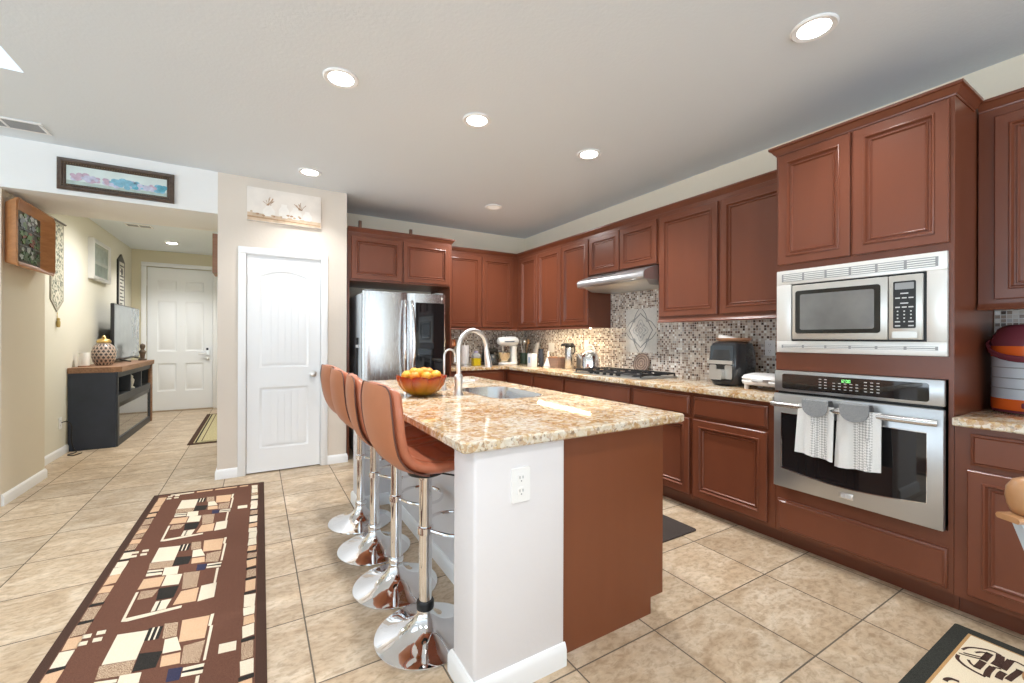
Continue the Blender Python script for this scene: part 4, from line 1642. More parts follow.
def rquad(u0, v0, u1, v1):
    return [rugpt(u0, v0), rugpt(u1, v0), rugpt(u1, v1), rugpt(u0, v1)]


b.m(0).loft([[(p[0], p[1], z) for p in rquad(0, 0, 1, 1)] for z in (.0005, .006)] + [[(p[0], p[1], .008) for p in rquad(.006, .0015, .994, .9985)]])
LR = 3.24
flat(b, rquad(.052, .010, .948, .990), .0086, 1)
rnd = random.Random(11)
for u0, u1 in ((.056, .125), (.878, .944)):
    v = .014
    while v < .985:
        h = rnd.choice((.02, .026, .03, .034))
        if v + h > .985:
            break
        k = rnd.choice((2, 2, 3, 3, 4, 4))
        sk = rnd.uniform(-.004, .004)
        q = [rugpt(u0 + rnd.uniform(0, .008), v), rugpt(u1 - rnd.uniform(0, .008), v + sk), rugpt(u1 - rnd.uniform(0, .008), v + h + sk), rugpt(u0 + rnd.uniform(0, .008), v + h)]
        flat(b, q, .0094, k)
        v += h
        g = rnd.choice((.002, .003, .010))
        if g > .005:
            flat(b, rquad(u0, v + .0015, u1, v + .008), .0094, 5)
        v += g
u = .15
while u < .85:
    wd = rnd.choice((.05, .08, .14, .2))
    flat(b, rquad(u, .978, min(u + wd, .86), .9865), .0094, rnd.choice((2, 3)))
    flat(b, rquad(u, .0135, min(u + wd, .86), .022), .0094, rnd.choice((2, 3)))
    u += wd + .025
for y0 in (1.935 + 0, 2.80, 3.665):
    for ln in MOTIF.split('\n'):
        k, *pp = ln.split()
        pts = []
        for p in pp:
            x, y = map(float, p.split(','))
            x += .004 * (y0 - 2.8) / .865
            pts.append((x, y + y0))
        flat(b, pts, .0094, int(k))
for (x, y) in ((-.60, 4.21), (-.625, 2.39), (-.62, 3.20)):
    for i in (0, 1):
        for j in (0, 1):
            flat(b, [(x + i * .045, y + j * .05), (x + i * .045 + .03, y + j * .05 - .006), (x + i * .045 + .028, y + j * .05 + .022), (x + i * .045 - .002, y + j * .05 + .028)], .0094, 2)
for p in ((-.12, 3.72), (-.13, 2.05)):
    flat(b, [(p[0], p[1]), (p[0] + .06, p[1] - .01), (p[0] + .06, p[1] + .05), (p[0], p[1] + .06)], .0094, 2)
o = b.build('runner_rug', RM, loc=(-.33, 2.75, 0))
tag(o, 'long brown runner rug with cream, peach and black block pattern', 'rug')

M['matblack'] = tweed_mat('charcoal_mat_pile', (.045, .035, .032), (.085, .07, .062), 420)
b = MB()
b.loft([[(p[0], p[1], z) for p in rrect(1.80 + e, 1.786 + e, 2.502 - e, 2.78 - e, .02, 3)] for z, e in ((.0005, 0), (.008, 0), (.011, .006))])
tag(b.build('kitchen_mat', M['matblack'], loc=(2.15, 2.28, 0)), 'plain dark charcoal mat on the tiles behind the island end', 'mat')

# cream rug with dark curls, lower right
M['rugcream2'] = tweed_mat('pale_cream_pile', (.68, .58, .42), (.78, .69, .52), 500)
M['rugtan'] = tweed_mat('tan_pile', (.42, .25, .10), (.52, .32, .15), 500)
M['rugchar'] = tweed_mat('charcoal_pile', (.028, .030, .026), (.052, .053, .046), 500)
M['rugcurl'] = tweed_mat('dark_brown_pile', (.05, .028, .022), (.08, .045, .036), 500)
b = MB()
gx0, gx1, gy0, gy1 = 1.955, 2.668, -0.60, .612
b.m(0).loft([[(p[0], p[1], z) for p in rrect(gx0 + e, gy0 + e, gx1 - e, gy1 - e, .008, 2)] for z, e in ((.0005, 0), (.007, 0), (.009, .005))])
B1, B2 = .052, .062
flat(b, [(gx0 + B1, gy0 + B1), (gx1 - B1, gy0 + B1), (gx1 - B1, gy1 - B1), (gx0 + B1, gy1 - B1)], .0095, 1)
flat(b, [(gx0 + B2, gy0 + B2), (gx1 - B2, gy0 + B2), (gx1 - B2, gy1 - B2), (gx0 + B2, gy1 - B2)], .0102, 2)


def stroke(pts, wd, z=.0109, k=3):
    P = [Vector(p) for p in smooth_path([tuple(p) for p in pts], 5)]
    Lf, Rt = [], []
    for i in range(len(P)):
        tt = (P[min(i + 1, len(P) - 1)] - P[max(i - 1, 0)]).normalized()
        nn_ = Vector((-tt.y, tt.x))
        Lf.append(P[i] + nn_ * wd / 2)
        Rt.append(P[i] - nn_ * wd / 2)
    b.m(k)
    vl = [b.bm.verts.new((p.x, p.y, z)) for p in Lf]
    vr = [b.bm.verts.new((p.x, p.y, z)) for p in Rt]
    for i in range(len(P) - 1):
        b._f([vr[i], vr[i + 1], vl[i + 1], vl[i]])


CURL = [
   ( [(0.022, -0.007), (0.061, -0.017), (0.094, -0.043), (0.114, -0.072), (0.109, -0.097)] , 0.009 ),
   ( [(0.109, -0.095), (0.058, -0.101), (0.01, -0.098)] , 0.024 ),
   ( [(-0.017, -0.006), (-0.006, -0.031), (0.017, -0.069)] , 0.008 ),
   ( [(0.001, -0.015), (0.017, -0.041), (0.035, -0.069)] , 0.008 ),
   ( [(0.089, -0.071), (0.052, -0.069), (0.011, -0.068)] , 0.02 ),
   ( [(0.044, -0.039), (0.07, -0.052), (0.086, -0.072)] , 0.008 ),
   ( [(-0.032, -0.008), (-0.061, -0.012), (-0.08, -0.027), (-0.093, -0.046), (-0.1, -0.072), (-0.102, -0.096)] , 0.012 ),
   ( [(0.004, -0.069), (-0.03, -0.068), (-0.07, -0.066)] , 0.02 ),
   ( [(-0.034, -0.036), (-0.054, -0.047), (-0.062, -0.057), (-0.065, -0.067)] , 0.009 ),
   ( [(-0.097, -0.097), (-0.057, -0.094), (-0.006, -0.096)] , 0.018 ),
   ( [(-0.006, -0.096), (0.005, -0.116)] , 0.008 ),
   ( [(0.008, -0.119), (0.052, -0.121), (0.105, -0.123)] , 0.02 ),
   ( [(0.103, -0.122), (0.11, -0.139), (0.102, -0.162)] , 0.01 ),
   ( [(-0.074, -0.123), (-0.04, -0.122), (-0.01, -0.125)] , 0.02 ),
   ( [(-0.053, -0.142), (0.005, -0.149), (0.055, -0.156)] , 0.018 ),
   ( [(0.053, -0.144), (0.055, -0.156), (0.053, -0.17)] , 0.009 ),
   ( [(-0.258, -0.025), (-0.243, -0.025), (-0.224, -0.034), (-0.218, -0.053)] , 0.014 ),
]
for j in range(5):
    for i in range(3):
        for mirror in (1, -1):
            ox, oy = 2.433 - i * .40, .55 - j * .40
            for pts, wd in CURL:
                q = [(ox + p[0], oy + p[1] if mirror == 1 else oy - .34 - p[1]) for p in pts]
                if min(p[1] for p in q) > gy0 + .08 and min(p[0] for p in q) > gx0 + .08 and max(p[0] for p in q) < gx1 - .07:
                    stroke(q, wd)
o = b.build('area_rug', [M['rugchar'], M['rugtan'], M['rugcream2'], M['rugcurl']], loc=((gx0 + gx1) / 2, (gy0 + gy1) / 2, 0))
tag(o, 'cream rug with dark curled figures and a charcoal border', 'rug')

# hall mat
b = MB()
hx0, hx1, hy0_, hy1_ = -.705, -.32, 6.25, 8.60
b.m(0).loft([[(p[0], p[1], z) for p in rrect(hx0 + e, hy0_ + e, hx1 - e, hy1_ - e, .006, 2)] for z, e in ((.0005, 0), (.006, 0), (.008, .004))])
for i, (wa, k) in enumerate(((.055, 1), (.066, 2), (.085, 1), (.125, 0), (.135, 1))):
    flat(b, [(hx0 + wa, hy0_ + wa * .9), (hx1 - .02, hy0_ + wa * .9), (hx1 - .02, hy1_ - wa * .9), (hx0 + wa, hy1_ - wa * .9)], .0088 + i * .0006, k)
M['matolive'] = tweed_mat('olive_cream_pile', (.38, .33, .18), (.55, .49, .30), 90)
tag(b.build('hall_runner', [M['rugdark'], M['matolive'], M['rugblack']], loc=(-.51, 7.4, 0)), 'olive and black striped runner on the hall floor', 'rug')

# ------------------------------------------------------------------ fruit bowl on the island
bx, by, bz = .868, 2.535, .915
t = thing('fruit_bowl', 'lobed amber and red glass bowl full of fruit on the island', 'bowl', (bx, by, bz))
prof_o = [(.045, 0), (.070, .006), (.105, .03), (.130, .065), (.142, .100), (.146, .118)]
prof_i = [(.141, .118), (.136, .100), (.124, .067), (.100, .036), (.064, .013), (.0, .011)]
n = 64
loops = []
for r, z in [(.0, 0)] + prof_o + prof_i:
    L = []
    for i in range(n):
        a = 2 * PI * i / n
        q = abs(math.sin(4 * a)) ** .6
        f = 1 + .15 * (q - .6) * min(1, z / .04)
        zz = z + (.016 * (q - .6) if z > .11 else 0)
        L.append((bx + max(r, .001) * f * math.cos(a), by + max(r, .001) * f * math.sin(a), bz + zz))
    loops.append(L)
amber = bpy.data.materials.new('amber_red_glass')
tt, bs = nt(amber)
tc = tt.nodes.new('ShaderNodeTexCoord')
spx = tt.nodes.new('ShaderNodeSeparateXYZ')
lk(tt, tc.outputs['Object'], spx.inputs[0])
nz = noise(tt, tc.outputs['Object'], 14, 3, .5)
ff = math_n(tt, 'ADD', math_n(tt, 'MULTIPLY', spx.outputs[2], 5.5), math_n(tt, 'MULTIPLY', nz, .55))
rp = ramp(tt, [(.34, (.82, .46, .03)), (.66, (.80, .27, .02)), (.95, (.58, .05, .02))])
lk(tt, ff, rp.inputs['Fac'])
lk(tt, rp.outputs['Color'], bs.inputs['Base Color'])
bs.inputs['Roughness'].default_value = .06
bs.inputs['Transmission Weight'].default_value = .6
MB().loft(loops, cap0=True, cap1=True).build('glass_bowl', amber, t)
fr = mat('yellow_orange_peel', (.72, .34, .03), .42, vary=.18, vscale=9, bump=.3, bscale=260)
fr2 = mat('orange_peel', (.70, .24, .02), .42, vary=.15, vscale=9, bump=.3, bscale=260)
rnd = random.Random(5)
spots = []
for k in range(6):
    a = k * PI / 3 + .2
    spots.append((.066 * math.cos(a), .066 * math.sin(a), .062))
spots.append((0, 0, .055))
for k in range(8):
    a = k * 2 * PI / 8
    spots.append((.093 * math.cos(a), .093 * math.sin(a), .122))
for k in range(4):
    a = k * 2 * PI / 4 + .9
    spots.append((.046 * math.cos(a), .046 * math.sin(a), .140))
for i, (x, y, z) in enumerate(spots):
    r = .0335 if i < 7 else .0325
    b = MB()
    b.sphere((bx + x, by + y, bz + z), (r, r, r * .92), 16, 10)
    b.m(1).lathe([(.004, r * .9), (.003, r * .95), (0, r * .95)], (bx + x, by + y, bz + z), 8)
    tag(b.build('tangerine', [fr if i % 3 else fr2, M['iron']], loc=(bx + x, by + y, bz + z)), 'orange yellow tangerine piled in the amber glass bowl', 'fruit', 'tangerines in the amber bowl')

# ------------------------------------------------------------------ on the worktop, right wall
Z = .915
# kettle on the cooktop
kx, ky, kz = 2.985, 3.40, .9605
t = thing('kettle', 'polished steel kettle standing on the cooktop grate', 'kettle', (kx, ky, kz))
MB().lathe([(.0, 0), (.088, 0), (.096, .006), (.096, .07), (.090, .12), (.072, .155), (.058, .166), (.0, .168)], (kx, ky, kz), 28).build('kettle_body', M['chrome'], t)
MB().lathe([(.055, .167), (.05, .176), (.02, .186), (.011, .190), (.013, .203), (.009, .210), (0, .211)], (kx, ky, kz), 20).build('lid', M['nickel'], t)
MB().tube([(kx - .03, ky + .066, kz + .07), (kx - .05, ky + .105, kz + .115), (kx - .06, ky + .125, kz + .15)], [.018, .013, .010], 10).build('spout', M['chrome'], t)
P = [(kx, ky + .06, kz + .150)] + [(kx, ky + .07 * math.cos(a), kz + .165 + .08 * math.sin(a)) for a in [PI * i / 10 for i in range(11)]] + [(kx, ky - .06, kz + .150)]
MB().tube(P, .007, 8).build('handle', M['white'], t)

# airpot
tx, ty = 3.215, 4.03
t = thing('thermos', 'tall steel airpot thermos with a black pump lid by the backsplash', 'thermos', (tx, ty, Z))
MB().lathe([(.055, 0), (.058, .004), (.058, .22), (.052, .24), (.046, .25)], (tx, ty, Z), 24).build('steel_body', M['steel'], t)
b = MB()
b.lathe([(.050, .248), (.056, .256), (.056, .28), (.046, .298), (.0, .302)], (tx, ty, Z), 20)
b.tube([(tx - .03, ty + .02, Z + .285), (tx - .075, ty + .05, Z + .28), (tx - .085, ty + .055, Z + .262)], [.018, .014, .010], 8)
b.build('pump_lid', M['black'], t)
MB().tube([(tx, ty - .05, Z + .28), (tx, ty - .095, Z + .27), (tx, ty - .10, Z + .20), (tx, ty - .062, Z + .17)], .008, 8).build('handle', M['black'], t)

cx2, cy2 = 3.225, 3.845
t = thing('canister', 'short dark grey canister between the thermos and the kettle', 'canister', (cx2, cy2, Z))
MB().lathe([(.040, 0), (.043, .004), (.043, .145), (.040, .15)], (cx2, cy2, Z), 22).build('can_body', mat('dark_grey_metal', (.10, .10, .105), .35, .6, vary=.05), t)
MB().lathe([(.044, .146), (.044, .163), (.040, .167), (.0, .168)], (cx2, cy2, Z), 22).build('lid', M['steel'], t)

# spiral trivet leaning on the tiles
t3 = MB()
tyc, tzc, tr = 3.045, 1.030, .105
O_, V_ = Vector((XR - .0135 - .045, tyc, .9165)), Vector((.045 / .215, 0, .21 / .215)).normalized()
N_ = Vector((-V_.z, 0, V_.x))
cen = O_ + V_ * tr
b = MB()
b.prism([(p[0], p[1]) for p in arc(0, 0, tr, 0, 360, 40)[:-1]], cen, Y_, V_, N_, 0, .006)
b.m(1)
for r in (.025, .05, .075, .099):
    b.tube([tuple(cen + Vector(Y_) * (r * math.cos(2 * PI * i / 36)) + V_ * (r * math.sin(2 * PI * i / 36)) + N_ * .007) for i in range(36)], .0045, 6, closed=True)
o = b.build('trivet', [mat('taupe_woven_reed', (.34, .25, .20), .8, vary=.2, vscale=60), mat('dark_reed', (.16, .11, .09), .8, vary=.2, vscale=60)], loc=tuple(O_))
tag(o, 'round spiral woven trivet leaning on the mosaic under the medallion', 'trivet')

# air fryer with a plate and a napkin on top
ax, ay = 3.14, 1.945
t = thing('air_fryer', 'glossy black air fryer with a silver basket handle', 'air fryer', (ax, ay, Z))
dark = mat('charcoal_gloss_plastic', (.035, .037, .04), .18, vary=.05, coat=.3)
b = MB()


def afr(z, g, r=.06):
    return [(p[0], p[1], Z + z) for p in rrect(ax - .145 + g, ay - .128 + g, ax + .145 - g, ay + .128 - g, r, 6)]


b.loft([afr(0, .03), afr(.012, .018), (afr(.06, .006)), afr(.17, 0), afr(.27, .008), afr(.318, .018), afr(.332, .035), afr(.334, .07)])
b.build('housing', dark, t)
b = MB()
xf = ax - .147
b.prism(rrect(-.092, .198, .092, .305, .014), (xf + .004, ay, Z), Y_, Vector((.06, 0, 1)).normalized(), NX, 0, .010)
b.build('screen', mat('smoked_display', (.05, .065, .08), .06, vary=.1, coat=.6), t)
b = MB()
b.prism(rrect(-.10, .165, .10, .192, .006), (xf + .003, ay, Z), Y_, Z_, NX, 0, .018)
b.build('silver_band', M['silver'], t)
b = MB()
b.prism([(p[0], p[1]) for p in rrect(-.088, .03, .088, .163, .03)], (xf + .010, ay, Z), Y_, Z_, NX, 0, .008)
bf = b.build('basket_front', dark, t)
b = MB()
for s in (-1, 1):
    b.prism(rrect(s * .062 - .028, .045 if s > 0 else .055, s * .062 + .028, .158, .012), (xf + .002, ay, Z), Y_, Z_, NX, 0, .005)
b.prism(rrect(-.034, .05, .034, .125, .01), (xf + .002, ay, Z), Y_, Z_, NX, 0, .045)
b.build('basket_handle', M['silver'], bf)
pz = Z + .3345
t = thing('wooden_plate', 'round copper brown wooden plate on top of the air fryer', 'plate', (ax, ay - .01, pz))
MB().lathe([(.0, 0), (.10, 0), (.115, .008), (.125, .024), (.121, .026), (.108, .012), (0, .008)], (ax, ay - .01, pz), 32).build('plate_dish', wood_mat('copper_brown_wood', (.45, .22, .12), (.58, .31, .18), 6), t)
b = MB()
q0 = (ax - .02, ay + .02, pz + .004)
b.loft([[(q0[0] - .05, q0[1] + .05, pz + .016), (q0[0] + .05, q0[1] + .045, pz + .016), (q0[0] + .055, q0[1] - .06, pz + .016), (q0[0] - .035, q0[1] - .065, pz + .016)],
        [(q0[0] - .048, q0[1] + .048, pz + .052), (q0[0] + .045, q0[1] + .043, pz + .050), (q0[0] + .052, q0[1] - .058, pz + .024), (q0[0] - .033, q0[1] - .063, pz + .022)]])
tag(b.build('napkin', mat('white_paper_napkin', (.82, .81, .78), .85, vary=.04), loc=(ax - .02, ay, pz + .012)), 'folded white napkin lying in the wooden plate', 'napkin')

# waffle maker
wx, wy = 3.08, 1.625
t = thing('waffle_maker', 'white waffle maker beside the air fryer, half behind the oven cabinet', 'waffle maker', (wx, wy, Z))
b = MB()


def wmr(z, g, r=.085):
    return [(p[0], p[1], Z + z) for p in rrect(wx - .13 + g, wy - .17 + g, wx + .13 - g, wy + .17 - g, r, 6)]


b.loft([wmr(.03, .02), wmr(.036, .006), wmr(.055, 0), wmr(.064, .006)])
b.build('lower_half', M['white'], t)
b = MB()
b.loft([wmr(.067, .004), wmr(.078, 0), wmr(.098, .012), wmr(.110, .05, .06), wmr(.112, .10, .025)])
ul = b.build('upper_half', M['white'], t)
MB().lathe([(.03, .111), (.028, .114), (0, .114)], (wx, wy, Z), 20).build('badge', M['lightgrey'], ul)
for x in (wx - .085, wx + .085):
    for y in (wy - .12, wy + .12):
        MB().lathe([(.014, 0), (.016, .004), (.017, .034), (.0, .035)], (x, y, Z), 12).build('foot', M['white'], t)
MB().tube([(wx - .125, wy - .04, Z + .066), (wx - .165, wy - .035, Z + .07), (wx - .165, wy + .035, Z + .07), (wx - .125, wy + .04, Z + .066)], .011, 8).build('handle', M['lightgrey'], t)

# striped jug
jx, jy = 3.222, .466
t = thing('insulated_jug', 'large insulated jug with maroon lid and orange and grey stripes', 'jug', (jx, jy, Z))
maroon = mat('maroon_plastic', (.16, .035, .05), .25, vary=.03)
orange = mat('bright_orange_plastic', (.75, .13, .02), .25, vary=.02)
jg = mat('pale_grey_plastic', (.55, .60, .66), .25, vary=.02)
R = .145
b = MB()
k0 = [(R - .004, .012, 0), (R, .016, 0), (R, .068, 0), (R, .068, 1), (R - .002, .09, 1), (R - .002, .27, 1), (R, .27, 0), (R, .325, 0), (R - .004, .33, 0)]
for (r0, z0_, k), (r1, z1_, k2) in zip(k0, k0[1:]):
    b.m(k2 if z0_ != z1_ else k)
    b.loft([[(jx + r * math.cos(2 * PI * i / 40), jy + r * math.sin(2 * PI * i / 40), Z + z) for i in range(40)] for r, z in ((r0, z0_), (r1, z1_))], cap0=False, cap1=False)
b.m(2)
for z in (.118, .168, .218):
    b.tube([(jx + (R - .001) * math.cos(2 * PI * i / 40), jy + (R - .001) * math.sin(2 * PI * i / 40), Z + z) for i in range(40)], .0025, 6, closed=True)
b.build('jug_body', [orange, jg, M['grey']], t)
MB().lathe([(.0, 0), (R - .01, 0), (R + .002, .004), (R + .002, .014), (R - .01, .016)], (jx, jy, Z), 40).build('base_ring', maroon, t)
MB().lathe([(R + .003, .322), (R + .004, .345), (R - .004, .365), (R - .022, .405), (R - .045, .424), (.03, .43), (0, .43)], (jx, jy, Z), 40).build('lid', maroon, t)
P = []
for i in range(17):
    a = PI * i / 16
    P.append((jx - .02 - .175 * math.sin(a) * .93, jy + (R + .006) * math.cos(a), Z + .335 - .075 * math.sin(a)))
MB().tube(P, .012, 8, sx=1.4, sy=.7).build('carry_handle', maroon, t)
MB().lathe([(.018, 0), (.018, .012), (0, .010)], (jx - .02, jy + R - .006, Z + .335), 12, 'y').build('handle_pivot', maroon, t)
MB().box((jx - R - .018, jy - .02, Z + .03), (jx - R + .004, jy + .02, Z + .055), .005).build('spigot', maroon, t)

# ------------------------------------------------------------------ things along the back corner
x, y = 2.34, 5.12
t = thing('paper_towel', 'white paper towel roll standing beside the refrigerator', 'paper towel', (x, y, Z))
MB().lathe([(.02, .012), (.055, .012), (.056, .016), (.056, .262), (.02, .262)], (x, y, Z), 24).build('roll', mat('white_paper', (.84, .84, .85), .9, vary=.02), t)
b = MB()
b.lathe([(.0, 0), (.07, 0), (.07, .008), (.0, .011)], (x, y, Z), 20)
b.tube([(x, y, Z + .01), (x, y, Z + .30)], .006, 8)
b.build('holder', M['nickel'], t)
x, y = 2.19, 5.19
t = thing('copper_pot', 'small copper coloured pot on a stand beside the refrigerator', 'pot', (x, y, Z))
MB().lathe([(.0, .24), (.035, .24), (.055, .26), (.058, .30), (.045, .335), (.0, .345)], (x, y, Z), 20).build('pot_bowl', mat('copper', (.62, .26, .14), .3, .8, vary=.05), t)
MB().lathe([(.0, 0), (.06, 0), (.06, .01), (.02, .02), (.016, .20), (.03, .238), (.0, .239)], (x, y, Z), 18).build('stand', wood_mat('dark_stand_wood', (.10, .05, .03), (.16, .08, .05), 7), t)
x, y = 2.435, 4.98
t = thing('oil_jar', 'square clear jar half full of yellow oil on the back worktop', 'jar', (x, y, Z))
b = MB()
b.box((x - .052, y - .045, Z), (x + .052, y + .045, Z + .10), .01, 3)
b.build('oil', mat('yellow_oil', (.72, .55, .02), .1, vary=.05, trans=.25), t)
b = MB()
b.loft([[(p[0], p[1], Z + z) for p in rrect(x - .052 + g, y - .045 + g, x + .052 - g, y + .045 - g, .012, 4)] for z, g in ((.101, 0), (.135, 0), (.155, .014), (.165, .024))])
b.build('jar_shoulder', mat('clear_jar_glass', (.82, .83, .80), .05, vary=.02, trans=.6), t)
MB().lathe([(.026, .166), (.026, .19), (.0, .192)], (x, y, Z), 16).build('cap', mat('lilac_cap', (.55, .50, .70), .4, vary=.03), t)
# coffee maker
x, y = 2.71, 5.10
t = thing('coffee_maker', 'small dark coffee maker with a glass carafe in front of the back wall', 'coffee maker', (x, y, Z))
b = MB()
b.box((x - .075, y - .10, Z), (x + .075, y + .10, Z + .025), .008)
b.box((x - .075, y + .03, Z + .025), (x + .075, y + .10, Z + .17), .006)
b.box((x - .075, y - .09, Z + .165), (x + .075, y + .10, Z + .215), .012)
b.build('housing', M['black'], t)
MB().lathe([(.0, .026), (.05, .026), (.062, .05), (.06, .10), (.045, .13), (.04, .145), (0, .148)], (x, y - .035, Z), 22).build('carafe', mat('smoked_carafe_glass', (.06, .07, .08), .05, vary=.05, coat=.4), t)
# stand mixer
x, y = 2.955, 5.03
t = thing('stand_mixer', 'white stand mixer with a steel bowl in the back corner', 'stand mixer', (x, y, Z))
b = MB()
b.loft([[(p[0], p[1], Z + z) for p in rrect(x - .15 + g, y - .085 + g, x + .12 - g, y + .085 - g, .06, 5)] for z, g in ((0, .006), (.008, 0), (.022, .004), (.032, .02))])
b.build('foot_plate', M['white'], t)
MB().loft([[(p[0], p[1], Z + z) for p in rrect(x + .03 - g, y - .05 - g, x + .115 + g * .5, y + .05 + g, .03, 5)] for z, g in ((.03, .012), (.08, .0), (.22, -.002), (.25, .004))]).build('pedestal', M['white'], t)
hd = MB().loft([[(x + q, y + r * math.cos(2 * PI * i / 20), Z + .315 + zc + r * .95 * math.sin(2 * PI * i / 20)) for i in range(20)] for q, r, zc in ((.14, .02, 0), (.135, .05, 0), (.10, .068, 0), (.02, .072, .0), (-.08, .066, .0), (-.14, .056, .0), (-.165, .04, 0), (-.17, .015, 0))]).build('motor_head', M['white'], t)
MB().box((x - .10, y - .0745, Z + .305), (x + .05, y - .068, Z + .32), .002).build('trim_band', mat('dark_blue_grey_band', (.10, .13, .2), .3, .3, vary=.03), hd)
MB().lathe([(.0, .034), (.045, .034), (.06, .045), (.085, .09), (.098, .15), (.10, .165), (.096, .166), (.092, .15), (.0, .06)], (x - .08, y, Z), 28).build('mixing_bowl', mat('warm_polished_bowl', (.78, .68, .50), .12, .8, vary=.05), t)
MB().tube([(x - .10, y, Z + .25), (x - .09, y, Z + .17)], [.018, .012], 10).build('beater_shaft', M['nickel'], t)
# dark box and utensil crock
x, y = 3.235, 5.07
t = thing('utensil_crock', 'dark crock holding upright kitchen utensils in the corner', 'utensil holder', (x, y, Z))
MB().lathe([(.0, 0), (.055, 0), (.06, .006), (.062, .15), (.057, .152), (.055, .02), (0, .018)], (x, y, Z), 22).build('crock', mat('dark_green_glaze', (.03, .05, .035), .25, vary=.15), t)
rnd = random.Random(9)
for i in range(6):
    a = i * 1.05
    tx_, ty_ = .045 * math.cos(a), .045 * math.sin(a)
    b = MB()
    b.tube([(x + tx_ * .3, y + ty_ * .3, Z + .02), (x + tx_ * 1.1, y + ty_ * 1.1, Z + .27)], .006, 8)
    b.sphere((x + tx_ * 1.35, y + ty_ * 1.35, Z + .31), (.024, .02, .042), 10, 7)
    tag(b.build('kitchen_utensil', [M['lightgrey'], M['nickel'], wood_mat('spoon_wood', (.4, .25, .13), (.5, .33, .18), 6)][i % 3], loc=(x, y, Z + .02)),
        ('grey plastic', 'polished metal', 'wooden')[i % 3] + ' utensil standing in the dark corner crock', 'utensil', ('grey', 'metal', 'wooden')[i % 3] + ' utensils in the corner crock')
x, y = 3.235, 4.845
t = thing('wrapped_bag', 'pale clear wrapped bag leaning on the corner backsplash', 'bag', (x, y, Z))
b = MB()
rnd = random.Random(4)
loops = []
for j in range(8):
    z = .30 * j / 7
    wv = .05 * (1 - .25 * (j / 7) ** 2) if j < 7 else .03
    loops.append([(x + .045 * math.cos(2 * PI * i / 14) * (1 - .5 * j / 9) * rnd.uniform(.85, 1.1) + .10 * j / 9, y + wv * math.sin(2 * PI * i / 14) * rnd.uniform(.85, 1.12), Z + .001 + z) for i in range(14)])
b.loft(loops)
b.build('plastic_wrap', mat('clear_plastic_film', (.72, .72, .75), .15, vary=.15, vscale=20, trans=.35), t)
# white carton
x, y = 2.965, 4.46
t = thing('carton', 'white carton with a pale blue panel at the corner of the worktop', 'carton', (x, y, Z))
b = MB()
b.box((x - .04, y - .05, Z), (x + .04, y + .05, Z + .165), .003)
b.build('box', mat('white_card', (.82, .83, .86), .6, vary=.03), t)
b = MB()
b.box((x - .041, y - .012, Z + .05), (x - .04, y + .03, Z + .12))
b.build('blue_panel', mat('pale_blue_print', (.35, .48, .68), .6, vary=.1), t)
# grinder
x, y = 3.12, 4.49
t = thing('grinder', 'dark cylindrical bottle beside the white carton', 'bottle', (x, y, Z))
MB().lathe([(.0, 0), (.034, 0), (.036, .004), (.036, .15), (.030, .165), (.030, .2), (.034, .205), (.034, .222), (.0, .226)], (x, y, Z), 20).build('bottle_body', mat('blue_black_plastic', (.03, .035, .05), .25, vary=.1), t)
MB().lathe([(.012, 0), (.012, .002), (0, .002)], (x - .0365, y + .005, Z + .03), 12, '-x').build('dot', M['white'], t)
# white cone
x, y = 3.17, 4.40
t = thing('funnel', 'white plastic funnel upside down beside the dark bottle', 'funnel', (x, y, Z))
b = MB()
b.lathe([(.062, 0), (.064, .004), (.045, .05), (.020, .105), (.014, .115), (.011, .20), (.009, .20), (.009, .11), (.058, .004)], (x, y, Z), 22)
b.build('funnel_cone', M['white'], t)
# copper basket
x, y = 3.20, 4.235
t = thing('bread_box', 'mauve brown flared box on the worktop left of the thermos', 'box', (x, y, Z))
mv = wood_mat('mauve_brown_wood', (.24, .16, .14), (.34, .23, .20), 5, .35)
b = MB()
b.loft([[(p[0], p[1], Z + z) for p in rrect(x - .07 - g * .5, y - .075 - g, x + .07 + g * .5, y + .075 + g, .012, 3)] for z, g in ((0, 0), (.004, .002), (.115, .03), (.12, .03), (.12, .022), (.03, .0))], cap1=True)
b.build('box_body', mv, t)
b = MB()
for k in (-1, 1):
    b.tube([(x - .06, y + k * .105, Z + .122), (x + .06, y + k * .105, Z + .122)], .006, 8)
b.tube([(x - .088, y - .10, Z + .122), (x - .088, y + .10, Z + .122)], .006, 8)
b.build('rim', mat('copper_rim', (.5, .26, .16), .35, .6, vary=.05), t)

# ------------------------------------------------------------------ towels over the oven handle
towel_w = tweed_mat('white_towel_weave', (.74, .74, .73), (.84, .84, .83), 700)
towel_m = bpy.data.materials.new('waffle_weave_panel')
tt, bs = nt(towel_m)
g = tt.nodes.new('ShaderNodeNewGeometry')
mp = tt.nodes.new('ShaderNodeMapping')
mp.inputs['Rotation'].default_value = (PI / 4, 0, 0)
lk(tt, g.outputs['Position'], mp.inputs['Vector'])
ck = tt.nodes.new('ShaderNodeTexChecker')
ck.inputs['Scale'].default_value = 105
ck.inputs['Color1'].default_value = (.82, .82, .81, 1)
ck.inputs['Color2'].default_value = (.46, .46, .46, 1)
lk(tt, mp.outputs['Vector'], ck.inputs['Vector'])
lk(tt, ck.outputs['Color'], bs.inputs['Base Color'])
bs.inputs['Roughness'].default_value = .95
crochet = tweed_mat('grey_crochet', (.24, .25, .26), (.34, .35, .36), 300)


